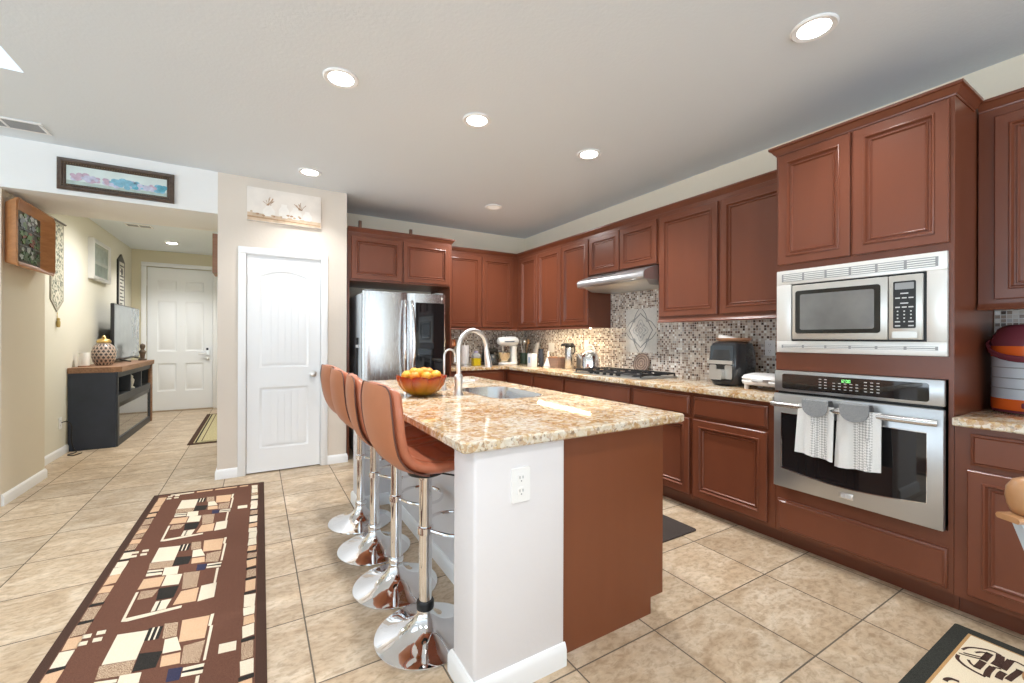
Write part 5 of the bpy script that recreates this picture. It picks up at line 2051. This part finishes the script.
def towel(yc, wd, zlow, label, ph, sh=.0):
    t = thing('kitchen_towel', label, 'towel', (2.625, yc, .90), 'towels on the oven handle')
    b = MB()
    n = 26
    loops = []
    for j in range(15):
        q = j / 14
        z = .905 - q * (.905 - zlow)
        row = []
        for i in range(n + 1):
            s = i / n * 2 - 1
            gather = 1.0 - .06 * (1 - q)
            x = 2.607 - .008 * math.sin(s * 6 + ph) * (.35 + q) - .0025 * math.sin(s * 15 + ph * 2) * q - .006 * q + (.02 * s * s) * (1 - q)
            row.append((x, yc + s * wd / 2 * gather, z + .008 * s * q * math.copysign(1, ph)))
        loops.append(row)
    V = [[b.bm.verts.new(p) for p in L] for L in loops]
    Wv = [[b.bm.verts.new((p[0] + .005, p[1], p[2])) for p in L] for L in loops]
    for A in (V, Wv):
        for j in range(len(A) - 1):
            for i in range(n):
                b.m(1 if 4 <= i < 15 and A is V else 0)
                b._f([A[j][i], A[j][i + 1], A[j + 1][i + 1], A[j + 1][i]])
    b.m(0)
    for j in range(len(V) - 1):
        b._f([V[j][0], V[j + 1][0], Wv[j + 1][0], Wv[j][0]])
        b._f([V[j][n], V[j + 1][n], Wv[j + 1][n], Wv[j][n]])
    for i in range(n):
        b._f([V[-1][i], V[-1][i + 1], Wv[-1][i + 1], Wv[-1][i]])
        b._f([V[0][i], V[0][i + 1], Wv[0][i + 1], Wv[0][i]])
    b.build('towel_cloth', [towel_w, towel_m], t, smooth=70)
    # crocheted half-round top and its loop over the handle
    b = MB()
    pts = [(-.062, .03)] + [(.062 * math.cos(math.radians(a)), -.058 * abs(math.sin(math.radians(a))) ** .9) for a in range(180, 361, 12)] + [(.062, .03)]
    b.prism(pts, (2.588, yc + sh, .905), Y_, Z_, NX, -.004, .004)
    P0 = [(2.590, .90), (2.592, .925), (2.612, .936), (2.645, .934), (2.664, .915), (2.666, .87)]
    rows = [[(px, yc + sh + s * .056, pz) for px, pz in P0] for s in (-1, 1)]
    b.loft([[(px, yc + sh + s * .056, pz) for s in (-1, 1)] + [(px + (.004 if px > 2.62 else -.004), yc + sh + s * .056, pz + .003) for s in (1, -1)] for px, pz in P0])
    b.build('hanging_loop', crochet, t, smooth=60)
    return t


towel(1.148, .185, .628, 'left white kitchen towel with grey crocheted top on the oven handle', 1.0, -.012)
towel(.956, .196, .607, 'right wider white kitchen towel with grey crocheted top on the oven handle', -1.6, .004)

# ------------------------------------------------------------------ hall furniture
cx0, cx1, cy0, cy1, ch = XL + .006, -1.385, 6.56, 8.42, .925
t = thing('tv_console', 'dark navy media console with a wooden top and a fireplace insert', 'console', ((cx0 + cx1) / 2, (cy0 + cy1) / 2, 0))
navy = mat('navy_grey_paint', (.035, .045, .07), .45, vary=.12, vscale=5, bump=.05)
navyin = mat('charcoal_paint', (.05, .055, .065), .5, vary=.08)
topw = wood_mat('rustic_brown_top', (.20, .10, .055), (.36, .20, .115), 5, .5, (9, 1, 9))
b = MB()
b.box((cx0, cy0, 0), (cx1 - .012, cy0 + .022, ch - .06))
b.box((cx0, cy1 - .022, 0), (cx1 - .012, cy1, ch - .06))
b.box((cx0, cy0 + .022, 0), (cx0 + .012, cy1 - .022, ch - .06))
b.build('side_panel', navy, t)
b = MB()
# face: plinth, shelf, dividers
b.box((cx0 + .012, cy0 + .022, 0), (cx1, cy1 - .022, .085))
b.box((cx0 + .012, cy0 + .022, .50), (cx1, cy1 - .022, .585))
b.box((cx0 + .012, cy0 + .022, .80), (cx1, cy1 - .022, ch - .06))
for q in (cy0 + .022, cy0 + .60, cy0 + 1.18, cy1 - .06):
    b.box((cx0 + .012, q, .585), (cx1, q + .035, .80))
b.box((cx0 + .012, cy0 + .022, .085), (cx1, cy0 + .10, .50))
b.box((cx0 + .012, cy1 - .12, .085), (cx1, cy1 - .022, .50))
b.build('face_frame', navyin, t)
b = MB()
b.box((cx1 - .02, cy0 - .0, 0), (cx1 + .006, cy0 + .03, ch - .06))
b.box((cx1 - .03, cy1 - .075, 0), (cx1 + .012, cy1 + .004, ch - .06))
b.m(0)
b.build('corner_post', [topw], t) if False else b.bm.free()
MB().box((cx1 - .03, cy1 - .075, 0), (cx1 + .012, cy1 + .004, ch - .06), .003).build('wooden_post', topw, t)
b = MB()
b.prism([(cx0, cy0 - .02), (cx1 - .05, cy0 - .02), (cx1 + .03, cy0 + .06), (cx1 + .03, cy1 + .02), (cx0, cy1 + .02)], (0, 0, 0), X_, Y_, Z_, ch - .06, ch)
b.build('wooden_top', topw, t)
MB().box((cx1 - .05, cy0 + .101, .0855), (cx1 - .012, cy1 - .1205, .4995)).build('fireplace_glass', mat('fireplace_glass', (.10, .11, .11), .06, vary=.1, coat=.6), t)
MB().box((cx1 - .012, cy0 + .11, .445), (cx1 - .004, cy1 - .13, .497), .003).build('heater_vent', M['black'], t)

for k, (yy, c, lb) in enumerate(((cy0 + .13, (.78, .74, .66), 'pale figurine standing in the nearest cubby of the navy console'), (cy0 + .98, (.80, .78, .74), 'pale candle holder in the middle cubby of the navy console'))):
    b = MB()
    b.lathe([(.0, 0), (.042, 0), (.042, .012), (.020, .03), (.032, .07), (.038, .11), (.022, .14), (.026, .16), (.0, .185)], (cx1 - .07, yy, .586), 16)
    tag(b.build('figurine', mat('pale_ceramic', c, .35, vary=.15, vscale=30), loc=(cx1 - .07, yy, .586)), lb, 'figurine')

# television
t = thing('television', 'flat screen television on the navy console', 'television', (-1.60, 7.99, ch))
ty0, ty1, tz0, tz1 = 7.43, 8.80, .962, 1.715
MB().box((-1.640, ty0, tz0), (-1.600, ty1, tz1), .008).build('tv_housing', M['black'], t)
MB().box((-1.600, ty0 + .014, tz0 + .025), (-1.5975, ty1 - .014, tz1 - .014)).build('screen', mat('screen_painted_reflection', (.26, .31, .34), .12, vary=.08, coat=.5), t)  # room reflection painted into the screen as a lighter grey blue
for y in (ty0 + .28, ty1 - .28):
    b = MB()
    for s in (-1, 1):
        b.tube([(-1.62, y, tz0 + .01), (-1.62 + s * .06, y + .02 * s, ch + .03), (-1.62 + s * .125, y + .05 * s, ch + .008)], [.010, .010, .007], 8)
    b.build('tv_foot', M['black'], t)

# vase
vx, vy = -1.605, 7.02
t = thing('ginger_jar', 'round patterned jar with a gold lid on the console', 'vase', (vx, vy, ch))
vm = bpy.data.materials.new('diamond_pattern_glaze')
tt, bs = nt(vm)
tc = tt.nodes.new('ShaderNodeTexCoord')
sp = tt.nodes.new('ShaderNodeSeparateXYZ')
lk(tt, tc.outputs['Object'], sp.inputs[0])
an = math_n(tt, 'ARCTAN2', sp.outputs[1], sp.outputs[0])
u_ = math_n(tt, 'MULTIPLY', an, 16 / (2 * PI))
v_ = math_n(tt, 'MULTIPLY', sp.outputs[2], 26.0)
fu = math_n(tt, 'ABSOLUTE', math_n(tt, 'SUBTRACT', math_n(tt, 'FRACT', math_n(tt, 'ADD', u_, math_n(tt, 'MULTIPLY', math_n(tt, 'FLOOR', v_), .5))), .5))
fv = math_n(tt, 'ABSOLUTE', math_n(tt, 'SUBTRACT', math_n(tt, 'FRACT', v_), .5))
dia = math_n(tt, 'LESS_THAN', math_n(tt, 'ADD', fu, fv), .42)
hl = math_n(tt, 'GREATER_THAN', fv, .44)
c = mix(tt, dia, (.50, .40, .33), (.05, .04, .045))
c = mix(tt, hl, c, (.18, .10, .08))
lk(tt, c, bs.inputs['Base Color'])
bs.inputs['Roughness'].default_value = .3
MB().lathe([(.0, 0), (.07, 0), (.076, .006), (.100, .05), (.113, .11), (.113, .17), (.098, .225), (.066, .262), (.058, .268), (.058, .275), (.0, .276)], (vx, vy, ch), 32).build('jar_body', vm, t)
MB().lathe([(.064, .2765), (.068, .282), (.066, .30), (.05, .318), (.024, .326), (.014, .336), (.02, .348), (.012, .36), (.0, .362)], (vx, vy, ch), 24).build('lid', mat('brushed_gold', (.62, .43, .16), .3, .9, vary=.08), t)
# white canister behind the jar
t = thing('candle_holder', 'white cylinder candle holder on a wooden tray by the hall wall', 'candle holder', (-1.71, 6.74, ch))
MB().lathe([(.0, .016), (.046, .016), (.047, .02), (.047, .165), (.042, .165), (.042, .03), (.0, .03)], (-1.71, 6.74, ch), 22).build('cylinder', M['white'], t)
MB().lathe([(.0, 0), (.050, 0), (.052, .012), (.048, .016), (0, .016)], (-1.71, 6.74, ch), 20).build('wooden_base', topw, t)
# figurine at the far end
b = MB()
b.lathe([(.0, 0), (.05, 0), (.05, .02), (.025, .03), (.03, .08), (.045, .13), (.02, .165), (.034, .20), (.030, .235), (.0, .255)], (-1.47, 8.30, ch), 16)
tag(b.build('bust', mat('dark_bronze', (.16, .12, .09), .35, .4, vary=.2, vscale=20), loc=(-1.47, 8.30, ch)), 'small bronze bust at the far end of the console behind the television', 'figurine')
# power cord
P = smooth_path([(XL + .012, 6.36, .355), (XL + .05, 6.38, .36), (XL + .07, 6.44, .30), (XL + .05, 6.50, .16), (XL + .06, 6.52, .05), (XL + .10, 6.46, .008), (XL + .06, 6.36, .006), (XL + .12, 6.30, .006), (XL + .16, 6.40, .006)], 6)
tag(MB().tube(P, .005, 8).build('power_cord', M['black'], loc=(XL + .05, 6.4, 0)), 'black power cord running from the hall outlet to the floor', 'cord')

# ------------------------------------------------------------------ things on the walls
def frame_y(name, label, x0, x1, z0, z1, y, fw, dep, fmat, prof=None, loc=None):
    """picture on a wall facing -y; returns the Empty"""
    t = thing(name, label, 'picture', ((x0 + x1) / 2, y, z0))
    return t


# dark framed flower print on the header
hx0, hx1, hz0, hz1 = -1.322, -.611, 2.408, 2.652
t = thing('framed_picture', 'long dark framed print of blue and pink flower heads on the header wall', 'picture', ((hx0 + hx1) / 2, YP, hz0))
fwood = wood_mat('dark_walnut_frame', (.05, .03, .02), (.10, .065, .045), 8, .35, (6, 6, 6))
b = MB()
PR = [(0, 0), (0, .022), (.008, .028), (.018, .024), (.026, .026), (.036, .018), (.042, .020), (.05, .010)]
loops = []
for i, h in PR:
    loops.append([(hx0 + i, YP - h, hz0 + i), (hx1 - i, YP - h, hz0 + i), (hx1 - i, YP - h, hz1 - i), (hx0 + i, YP - h, hz1 - i)])
b.loft(loops, cap0=False, cap1=False)
b.build('frame', fwood, t)
b = MB()
for q in range(44):
    x = hx0 + .03 + (hx1 - hx0 - .06) * q / 43
    for z in (hz0 + .039, hz1 - .039):
        b.sphere((x, YP - .021, z), (.004, .004, .004), 6, 4)
b.build('bead_row', mat('antique_gold_bead', (.20, .15, .09), .4, .4, vary=.2), t)
b = MB()
b.box((hx0 + .048, YP - .010, hz0 + .048), (hx1 - .048, YP - .004, hz1 - .048))
ix0_, ix1_, iz0_, iz1_ = hx0 + .05, hx1 - .05, hz0 + .05, hz1 - .05
b.m(1).prism([(ix0_, iz0_), (ix1_, iz0_), (ix1_, iz0_ + .03), ((ix0_ + ix1_) / 2, iz0_ + .022), (ix0_, iz0_ + .03)], (0, YP - .010, 0), X_, Z_, NY, 0, .0006)
rnd = random.Random(2)
for q, rr, k in ((.10, .030, 2), (.20, .034, 3), (.27, .022, 2), (.38, .026, 2), (.47, .035, 4), (.60, .040, 4), (.69, .028, 5), (.78, .026, 3), (.85, .024, 2), (.93, .036, 5)):
    cx_ = ix0_ + (ix1_ - ix0_) * q
    rr *= 1.45
    cz_ = iz0_ + .052 + rnd.uniform(-.004, .010)
    for m_ in range(13):
        a, d = rnd.uniform(0, 2 * PI), rr * rnd.uniform(.1, .75)
        r = rr * rnd.uniform(.35, .5)
        pts = [(cx_ + d * math.cos(a) + r * math.cos(w_ * PI / 5), max(iz0_ + .001, cz_ + .8 * d * math.sin(a) + r * .8 * math.sin(w_ * PI / 5))) for w_ in range(10)]
        b.m(rnd.choice((k, k, 3, 4 if k > 3 else 2))).prism(pts, (0, YP - .010, 0), X_, Z_, NY, 0, .0008 + .0002 * m_)
b.build('flower_print', [mat('pale_aqua_print', (.62, .70, .68), .5, vary=.08, vscale=8), mat('sage_print', (.42, .50, .46), .5, vary=.15, vscale=25), mat('mauve_print', (.52, .38, .47), .5, vary=.15, vscale=40),
                         mat('lilac_print', (.50, .50, .62), .5, vary=.15, vscale=40), mat('blue_print', (.20, .42, .54), .5, vary=.2, vscale=40), mat('teal_print', (.10, .34, .44), .5, vary=.2, vscale=40)], t)

# unframed canvas over the pantry door
qx0, qx1, qz0, qz1 = -.084, .538, 2.345, 2.654
t = thing('canvas', 'pale unframed canvas of white vases with dry twigs over the pantry door', 'picture', ((qx0 + qx1) / 2, YP, qz0))
b = MB()
yc = YP - .034
b.box((qx0, yc, qz0), (qx1, YP - .002, qz1), .003)
b.m(1).prism([(qx0 + .003, qz0 + .004), (qx1 - .003, qz0 + .004), (qx1 - .003, qz0 + .055), (qx0 + .003, qz0 + .075)], (0, yc, 0), X_, Z_, NY, 0, .0004)
b.m(2).prism([(qx0 + .003, qz0 + .03), (qx1 - .003, qz0 + .018), (qx1 - .003, qz0 + .026), (qx0 + .003, qz0 + .045)], (0, yc, 0), X_, Z_, NY, 0, .0007)
b.m(3)
for cx_, wv, hv in ((qx0 + .175, .05, .10), (qx0 + .30, .045, .13), (qx0 + .40, .05, .115), (qx0 + .50, .04, .09)):
    zb = qz0 + .055
    o_ = [(wv * .6, 0), (wv, hv * .25), (wv, hv * .55), (wv * .5, hv * .85), (wv * .55, hv)]
    pts = [(cx_ + a, zb + c_) for a, c_ in o_] + [(cx_ - a, zb + c_) for a, c_ in o_[::-1]]
    b.prism(pts, (0, yc, 0), X_, Z_, NY, 0, .0010)
b.m(2)
rnd = random.Random(8)
for cx_, zb in ((qx0 + .17, qz0 + .155), (qx0 + .44, qz0 + .15)):
    for i in range(9):
        a = math.radians(rnd.uniform(35, 145))
        ln = rnd.uniform(.05, .085)
        b.tube([(cx_ + rnd.uniform(-.02, .02), yc - .0008, zb), (cx_ + ln * .5 * math.cos(a), yc - .0008, zb + ln * .55 * math.sin(a)), (cx_ + ln * math.cos(a) * .9, yc - .0008, zb + ln * math.sin(a))], [.0022, .0018, .0028], 5)
for i in range(12):
    x = rnd.uniform(qx0 + .02, qx1 - .03)
    z = qz0 + rnd.uniform(.05, .085)
    b.m(rnd.choice((1, 2))).prism([(x + .014 * math.cos(k * PI / 4) * rnd.uniform(.6, 1.2), z + .009 * math.sin(k * PI / 4)) for k in range(8)], (0, yc, 0), X_, Z_, NY, 0, .0013)
b.build('painted_canvas', [mat('cream_canvas', (.78, .72, .66), .8, vary=.06, vscale=9), mat('tan_wash', (.60, .46, .33), .8, vary=.2, vscale=18), mat('brown_wash', (.44, .28, .17), .8, vary=.25, vscale=30), mat('white_wash', (.84, .80, .75), .8, vary=.05, vscale=20)], t)

# deep wooden shadow box on the left wall
sx0 = XN
t = thing('shadow_box', 'deep orange brown wooden shadow box with a dark collage on the left wall', 'picture', (sx0, 4.97, 1.80))
owood = wood_mat('orange_brown_wood', (.33, .13, .045), (.46, .205, .08), 3, .35, (4, 1, 10))
oy0_, oy1_, oz0_, oz1_ = 4.600, 5.335, 1.800, 2.318
iy0_, iy1_, iz0__, iz1__ = 4.845, 5.235, 1.862, 2.262


def octr(y0, y1, z0, z1, c, x):
    return [(x, y0 + c, z0), (x, y1 - c, z0), (x, y1, z0 + c), (x, y1, z1 - c), (x, y1 - c, z1), (x, y0 + c, z1), (x, y0, z1 - c), (x, y0, z0 + c)]


b = MB()
b.loft([octr(4.72, 5.27, 1.83, 2.29, .012, sx0 + .002), octr(4.64, 5.315, 1.81, 2.312, .025, sx0 + .07), octr(4.615, 5.335, 1.80, 2.318, .035, sx0 + .095), octr(4.630, 5.322, 1.812, 2.306, .033, sx0 + .100),
        octr(4.825, 5.255, 1.855, 2.268, .008, sx0 + .035), octr(iy0_, iy1_, iz0__, iz1__, .002, sx0 + .030)], cap0=True, cap1=False)
b.build('flared_frame', owood, t)
b = MB()
b.box((sx0 + .026, iy0_ - .002, iz0__ - .002), (sx0 + .031, iy1_ + .002, iz1__ + .002))
rnd = random.Random(21)
xf = sx0 + .031
for band in range(3):
    zc = iz0__ + .068 + band * .132
    for i in range(26):
        y = rnd.uniform(iy0_ + .035, iy1_ - .035)
        z = zc + rnd.uniform(-.045, .045)
        r = rnd.uniform(.018, .038)
        ph = rnd.uniform(0, 6)
        pts = [(y + r * (1 + .35 * math.sin(3 * k + ph)) * math.cos(k * PI / 5), z + .62 * r * (1 + .3 * math.cos(2 * k + ph)) * math.sin(k * PI / 5)) for k in range(10)]
        b.m(rnd.choice(((1, 2, 3, 2), (1, 2, 1, 4), (3, 3, 1, 5))[band])).prism(pts, (xf, 0, 0), Y_, Z_, X_, 0, .0006 + .0002 * i)
    if band:
        b.m(5).box((xf, iy0_, zc - .069), (xf + .005, iy1_, zc - .063))
b.build('collage', [mat('collage_black', (.012, .014, .014), .3, vary=.1), mat('leaf_green_print', (.05, .14, .035), .4, vary=.3, vscale=40), mat('dark_green_print', (.03, .09, .04), .4, vary=.3, vscale=40),
                    mat('misty_white_print', (.26, .30, .30), .4, vary=.2, vscale=40), mat('red_print', (.20, .04, .025), .4, vary=.2), mat('slate_print', (.10, .14, .17), .4, vary=.2)], t)

# woven wall hanging with a point and tassel
t = thing('wall_hanging', 'long narrow woven wall hanging with a pointed end and tassel beside the shadow box', 'wall hanging', (XL, 6.25, 1.53))
weave = bpy.data.materials.new('grey_green_brocade')
tt, bs = nt(weave)
tc = tt.nodes.new('ShaderNodeTexCoord')
vo = tt.nodes.new('ShaderNodeTexVoronoi')
vo.inputs['Scale'].default_value = 38
lk(tt, tc.outputs['Object'], vo.inputs['Vector'])
wv = tt.nodes.new('ShaderNodeTexWave')
wv.inputs['Scale'].default_value = 16
wv.inputs['Distortion'].default_value = 9
lk(tt, tc.outputs['Object'], wv.inputs['Vector'])
f_ = math_n(tt, 'MULTIPLY_ADD', vo.outputs['Distance'], 1.1, math_n(tt, 'MULTIPLY', wv.outputs['Fac'], .5))
r_ = ramp(tt, [(.42, (.10, .11, .09)), (.80, (.25, .26, .21)), (1.0, (.52, .49, .39))])
lk(tt, f_, r_.inputs['Fac'])
lk(tt, r_.outputs['Color'], bs.inputs['Base Color'])
bs.inputs['Roughness'].default_value = .9
hy0, hy1 = 6.085, 6.425
hm = (hy0 + hy1) / 2


def hang(c, z0, z1, zt):
    return [(hm, z0 + c * 1.4), (hy1 - c, z1 + c * .4), (hy1 - c, zt - c), (hm, zt + .05 - c) if False else (hy0 + c, zt - c), (hy0 + c, z1 + c * .4)]


b = MB()
b.prism(hang(0, 1.53, 1.655, 2.475), (XL + .001, 0, 0), Y_, Z_, X_, 0, .008)
b.m(1).prism(hang(.028, 1.53, 1.655, 2.475), (XL + .001, 0, 0), Y_, Z_, X_, .008, .0095)
b.m(2).prism([(hm, 1.60), (hm + .07, 1.69), (hm, 1.76), (hm - .07, 1.69)], (XL + .001, 0, 0), Y_, Z_, X_, .0095, .0105)
b.m(1).prism([(hm, 1.63), (hm + .04, 1.69), (hm, 1.73), (hm - .04, 1.69)], (XL + .001, 0, 0), Y_, Z_, X_, .0105, .0112)
b.build('cloth', [mat('cream_border_cloth', (.34, .32, .26), .9, vary=.12, vscale=60), weave, mat('ivory_cloth', (.66, .62, .52), .9, vary=.06)], t)
MB().tube([(XL + .012, hy0 - .03, 2.478), (XL + .012, hy1 + .03, 2.478)], .010, 10).build('hanging_rod', fwood, t)
b = MB()
b.tube([(XL + .008, hm, 1.525), (XL + .008, hm, 1.46)], .003, 6)
b.lathe([(.0, .0), (.012, 0), (.016, .02), (.016, .06), (.010, .07), (.014, .082), (.010, .095), (0, .10)], (XL + .017, hm, 1.37), 12)
b.build('tassel', mat('gold_tassel', (.50, .36, .12), .6, vary=.15), t)

# small silver frame in the hall
t = thing('small_frame', 'small silver framed picture on the hall wall between the hanging and the ladder sign', 'picture', (XL, 7.5, 2.0))
b = MB()
py0, py1, pz0, pz1 = 7.22, 7.94, 2.00, 2.51
loops = []
for i, h in ((0, 0), (0, .05), (.012, .058), (.05, .052), (.06, .040)):
    loops.append([(XL + h, py0 + i, pz0 + i * .8), (XL + h, py1 - i, pz0 + i * .8), (XL + h, py1 - i, pz1 - i * .8), (XL + h, py0 + i, pz1 - i * .8)])
b.loft(loops, cap0=False, cap1=False)
b.build('frame', mat('pale_silver_frame', (.74, .74, .74), .3, .5, vary=.03), t)
b = MB()
b.box((XL + .030, py0 + .055, pz0 + .045), (XL + .040, py1 - .055, pz1 - .045))
for j, (za, zb, k) in enumerate(((2.06, 2.20, 1), (2.24, 2.42, 2))):
    b.m(k).box((XL + .040, py0 + .10, za), (XL + .0408, py1 - .10, zb))
b.build('print', [mat('pale_green_print', (.40, .45, .42), .25, vary=.1, vscale=6, coat=.4), mat('grey_green_print', (.20, .25, .23), .25, vary=.2, vscale=9), mat('sea_grey_print', (.30, .36, .35), .25, vary=.2, vscale=9)], t)

# narrow black and white sign, pointed top
t = thing('wall_sign', 'narrow black framed sign with a pointed top above the television', 'sign', (XL, 8.65, 1.72))
gy0_, gy1_ = 8.47, 8.83
gm = (gy0_ + gy1_) / 2
b = MB()
b.prism([(gy0_, 1.72), (gy1_, 1.72), (gy1_, 2.43), (gm, 2.535), (gy0_, 2.43)], (XL + .001, 0, 0), Y_, Z_, X_, 0, .02)
b.build('backing', M['black'], t)
b = MB()
b.box((XL + .021, gy0_ + .05, 1.75), (XL + .0225, gy1_ - .05, 2.41))
b.m(1)
for i in range(12):
    z = 1.77 + i * .052
    if i in (9, 10):
        b.lathe([(.055, 0), (.055, .002), (.0, .002)], (XL + .0225, gm, z + .03), 16, 'x') if i == 9 else None
        b.box((XL + .0225, gm - .08, z + .02), (XL + .024, gm - .04, z + .04))
    else:
        b.box((XL + .0225, gy0_ + .08, z), (XL + .024, gy1_ - (.08 if i % 3 else .16), z + .022))
b.build('panel', [mat('ivory_panel', (.72, .70, .64), .6, vary=.05), M['black']], t)

# wooden box shelf on the right hall wall, only its edge shows
t = thing('wall_box', 'brown wooden wall box seen edge on at the pantry corner of the hall', 'shelf', (-.35, 5.58, 1.95))
bx0 = -.3055
b = MB()
for a, c_ in (((bx0 - .10, 5.45, 1.95), (bx0, 5.47, 2.36)), ((bx0 - .10, 5.78, 1.95), (bx0, 5.80, 2.36)), ((bx0 - .10, 5.47, 1.95), (bx0, 5.78, 1.97)), ((bx0 - .10, 5.47, 2.34), (bx0, 5.78, 2.36)), ((bx0 - .012, 5.47, 1.97), (bx0, 5.78, 2.34)), ((bx0 - .095, 5.47, 2.15), (bx0 - .012, 5.78, 2.165))):
    b.box(a, c_)
b.build('box_frame', wood_mat('reddish_box_wood', (.26, .13, .08), (.36, .19, .12), 5), t)

# ------------------------------------------------------------------ dining chair at the right edge
t = thing('dining_chair', 'wooden dining chair with a pale blue padded back at the right edge', 'chair', (1.686, -.0095, 0))
t.rotation_euler.z = -.5391
cw_ = wood_mat('honey_wood', (.34, .17, .075), (.46, .25, .12), 4, .3, (6, 6, 1))
blue = mat('pale_blue_upholstery', (.50, .58, .66), .7, vary=.06, vscale=12, bump=.1, bscale=200)
for s in (-1, 1):
    b = MB()
    b.tube([(s * .125, .165, .0), (s * .125, .175, .45), (s * .130, .200, .70), (s * .135, .214, .822)], [.017, .021, .018, .016], 10)
    b.build('rear_leg', cw_, t, local=True)
    b = MB()
    b.tube([(s * .18, -.20, 0), (s * .185, -.20, .43)], [.015, .022], 10)
    b.build('front_leg', cw_, t, local=True)
    b = MB()
    b.lathe([(.026, .0), (.031, .004), (.037, .020), (.041, .042), (.039, .064), (.028, .084), (.012, .092), (.0, .093)], (s * .163, .203, .8295), 24)
    b.build('finial', cw_, t, local=True)
b = MB()
b.loft([[(x, .203 + q * .014, .822 + w_ * .007) for q, w_ in ((-1.6, -1), (1.6, -1), (1.9, 0), (1.6, 1), (-1.6, 1), (-1.9, 0))] for x in (-.218, -.210, 0, .210, .218)])
b.build('top_rail', cw_, t, local=True)
b = MB()
b.loft([[(x * (1 - .42 * q), .198 - .03 * q + dy_, .8145 - .27 * q) for x, dy_ in ((-.200, -.010), (0, -.024), (.200, -.010), (.200, .012), (0, .016), (-.200, .012))] for q in (0, .04, .5, .96, 1)])
b.build('padded_back', blue, t, local=True)
MB().box((-.20, -.215, .43), (.20, .19, .455), .008).build('seat_frame', cw_, t, local=True)
b = MB()
b.loft([[(p[0], p[1], z) for p in rrect(-.205 + g, -.22 + g, .205 - g, .18 - g, .04, 4)] for z, g in ((.4555, .01), (.47, 0), (.49, .004), (.502, .03))])
b.build('seat_cushion', blue, t, local=True)
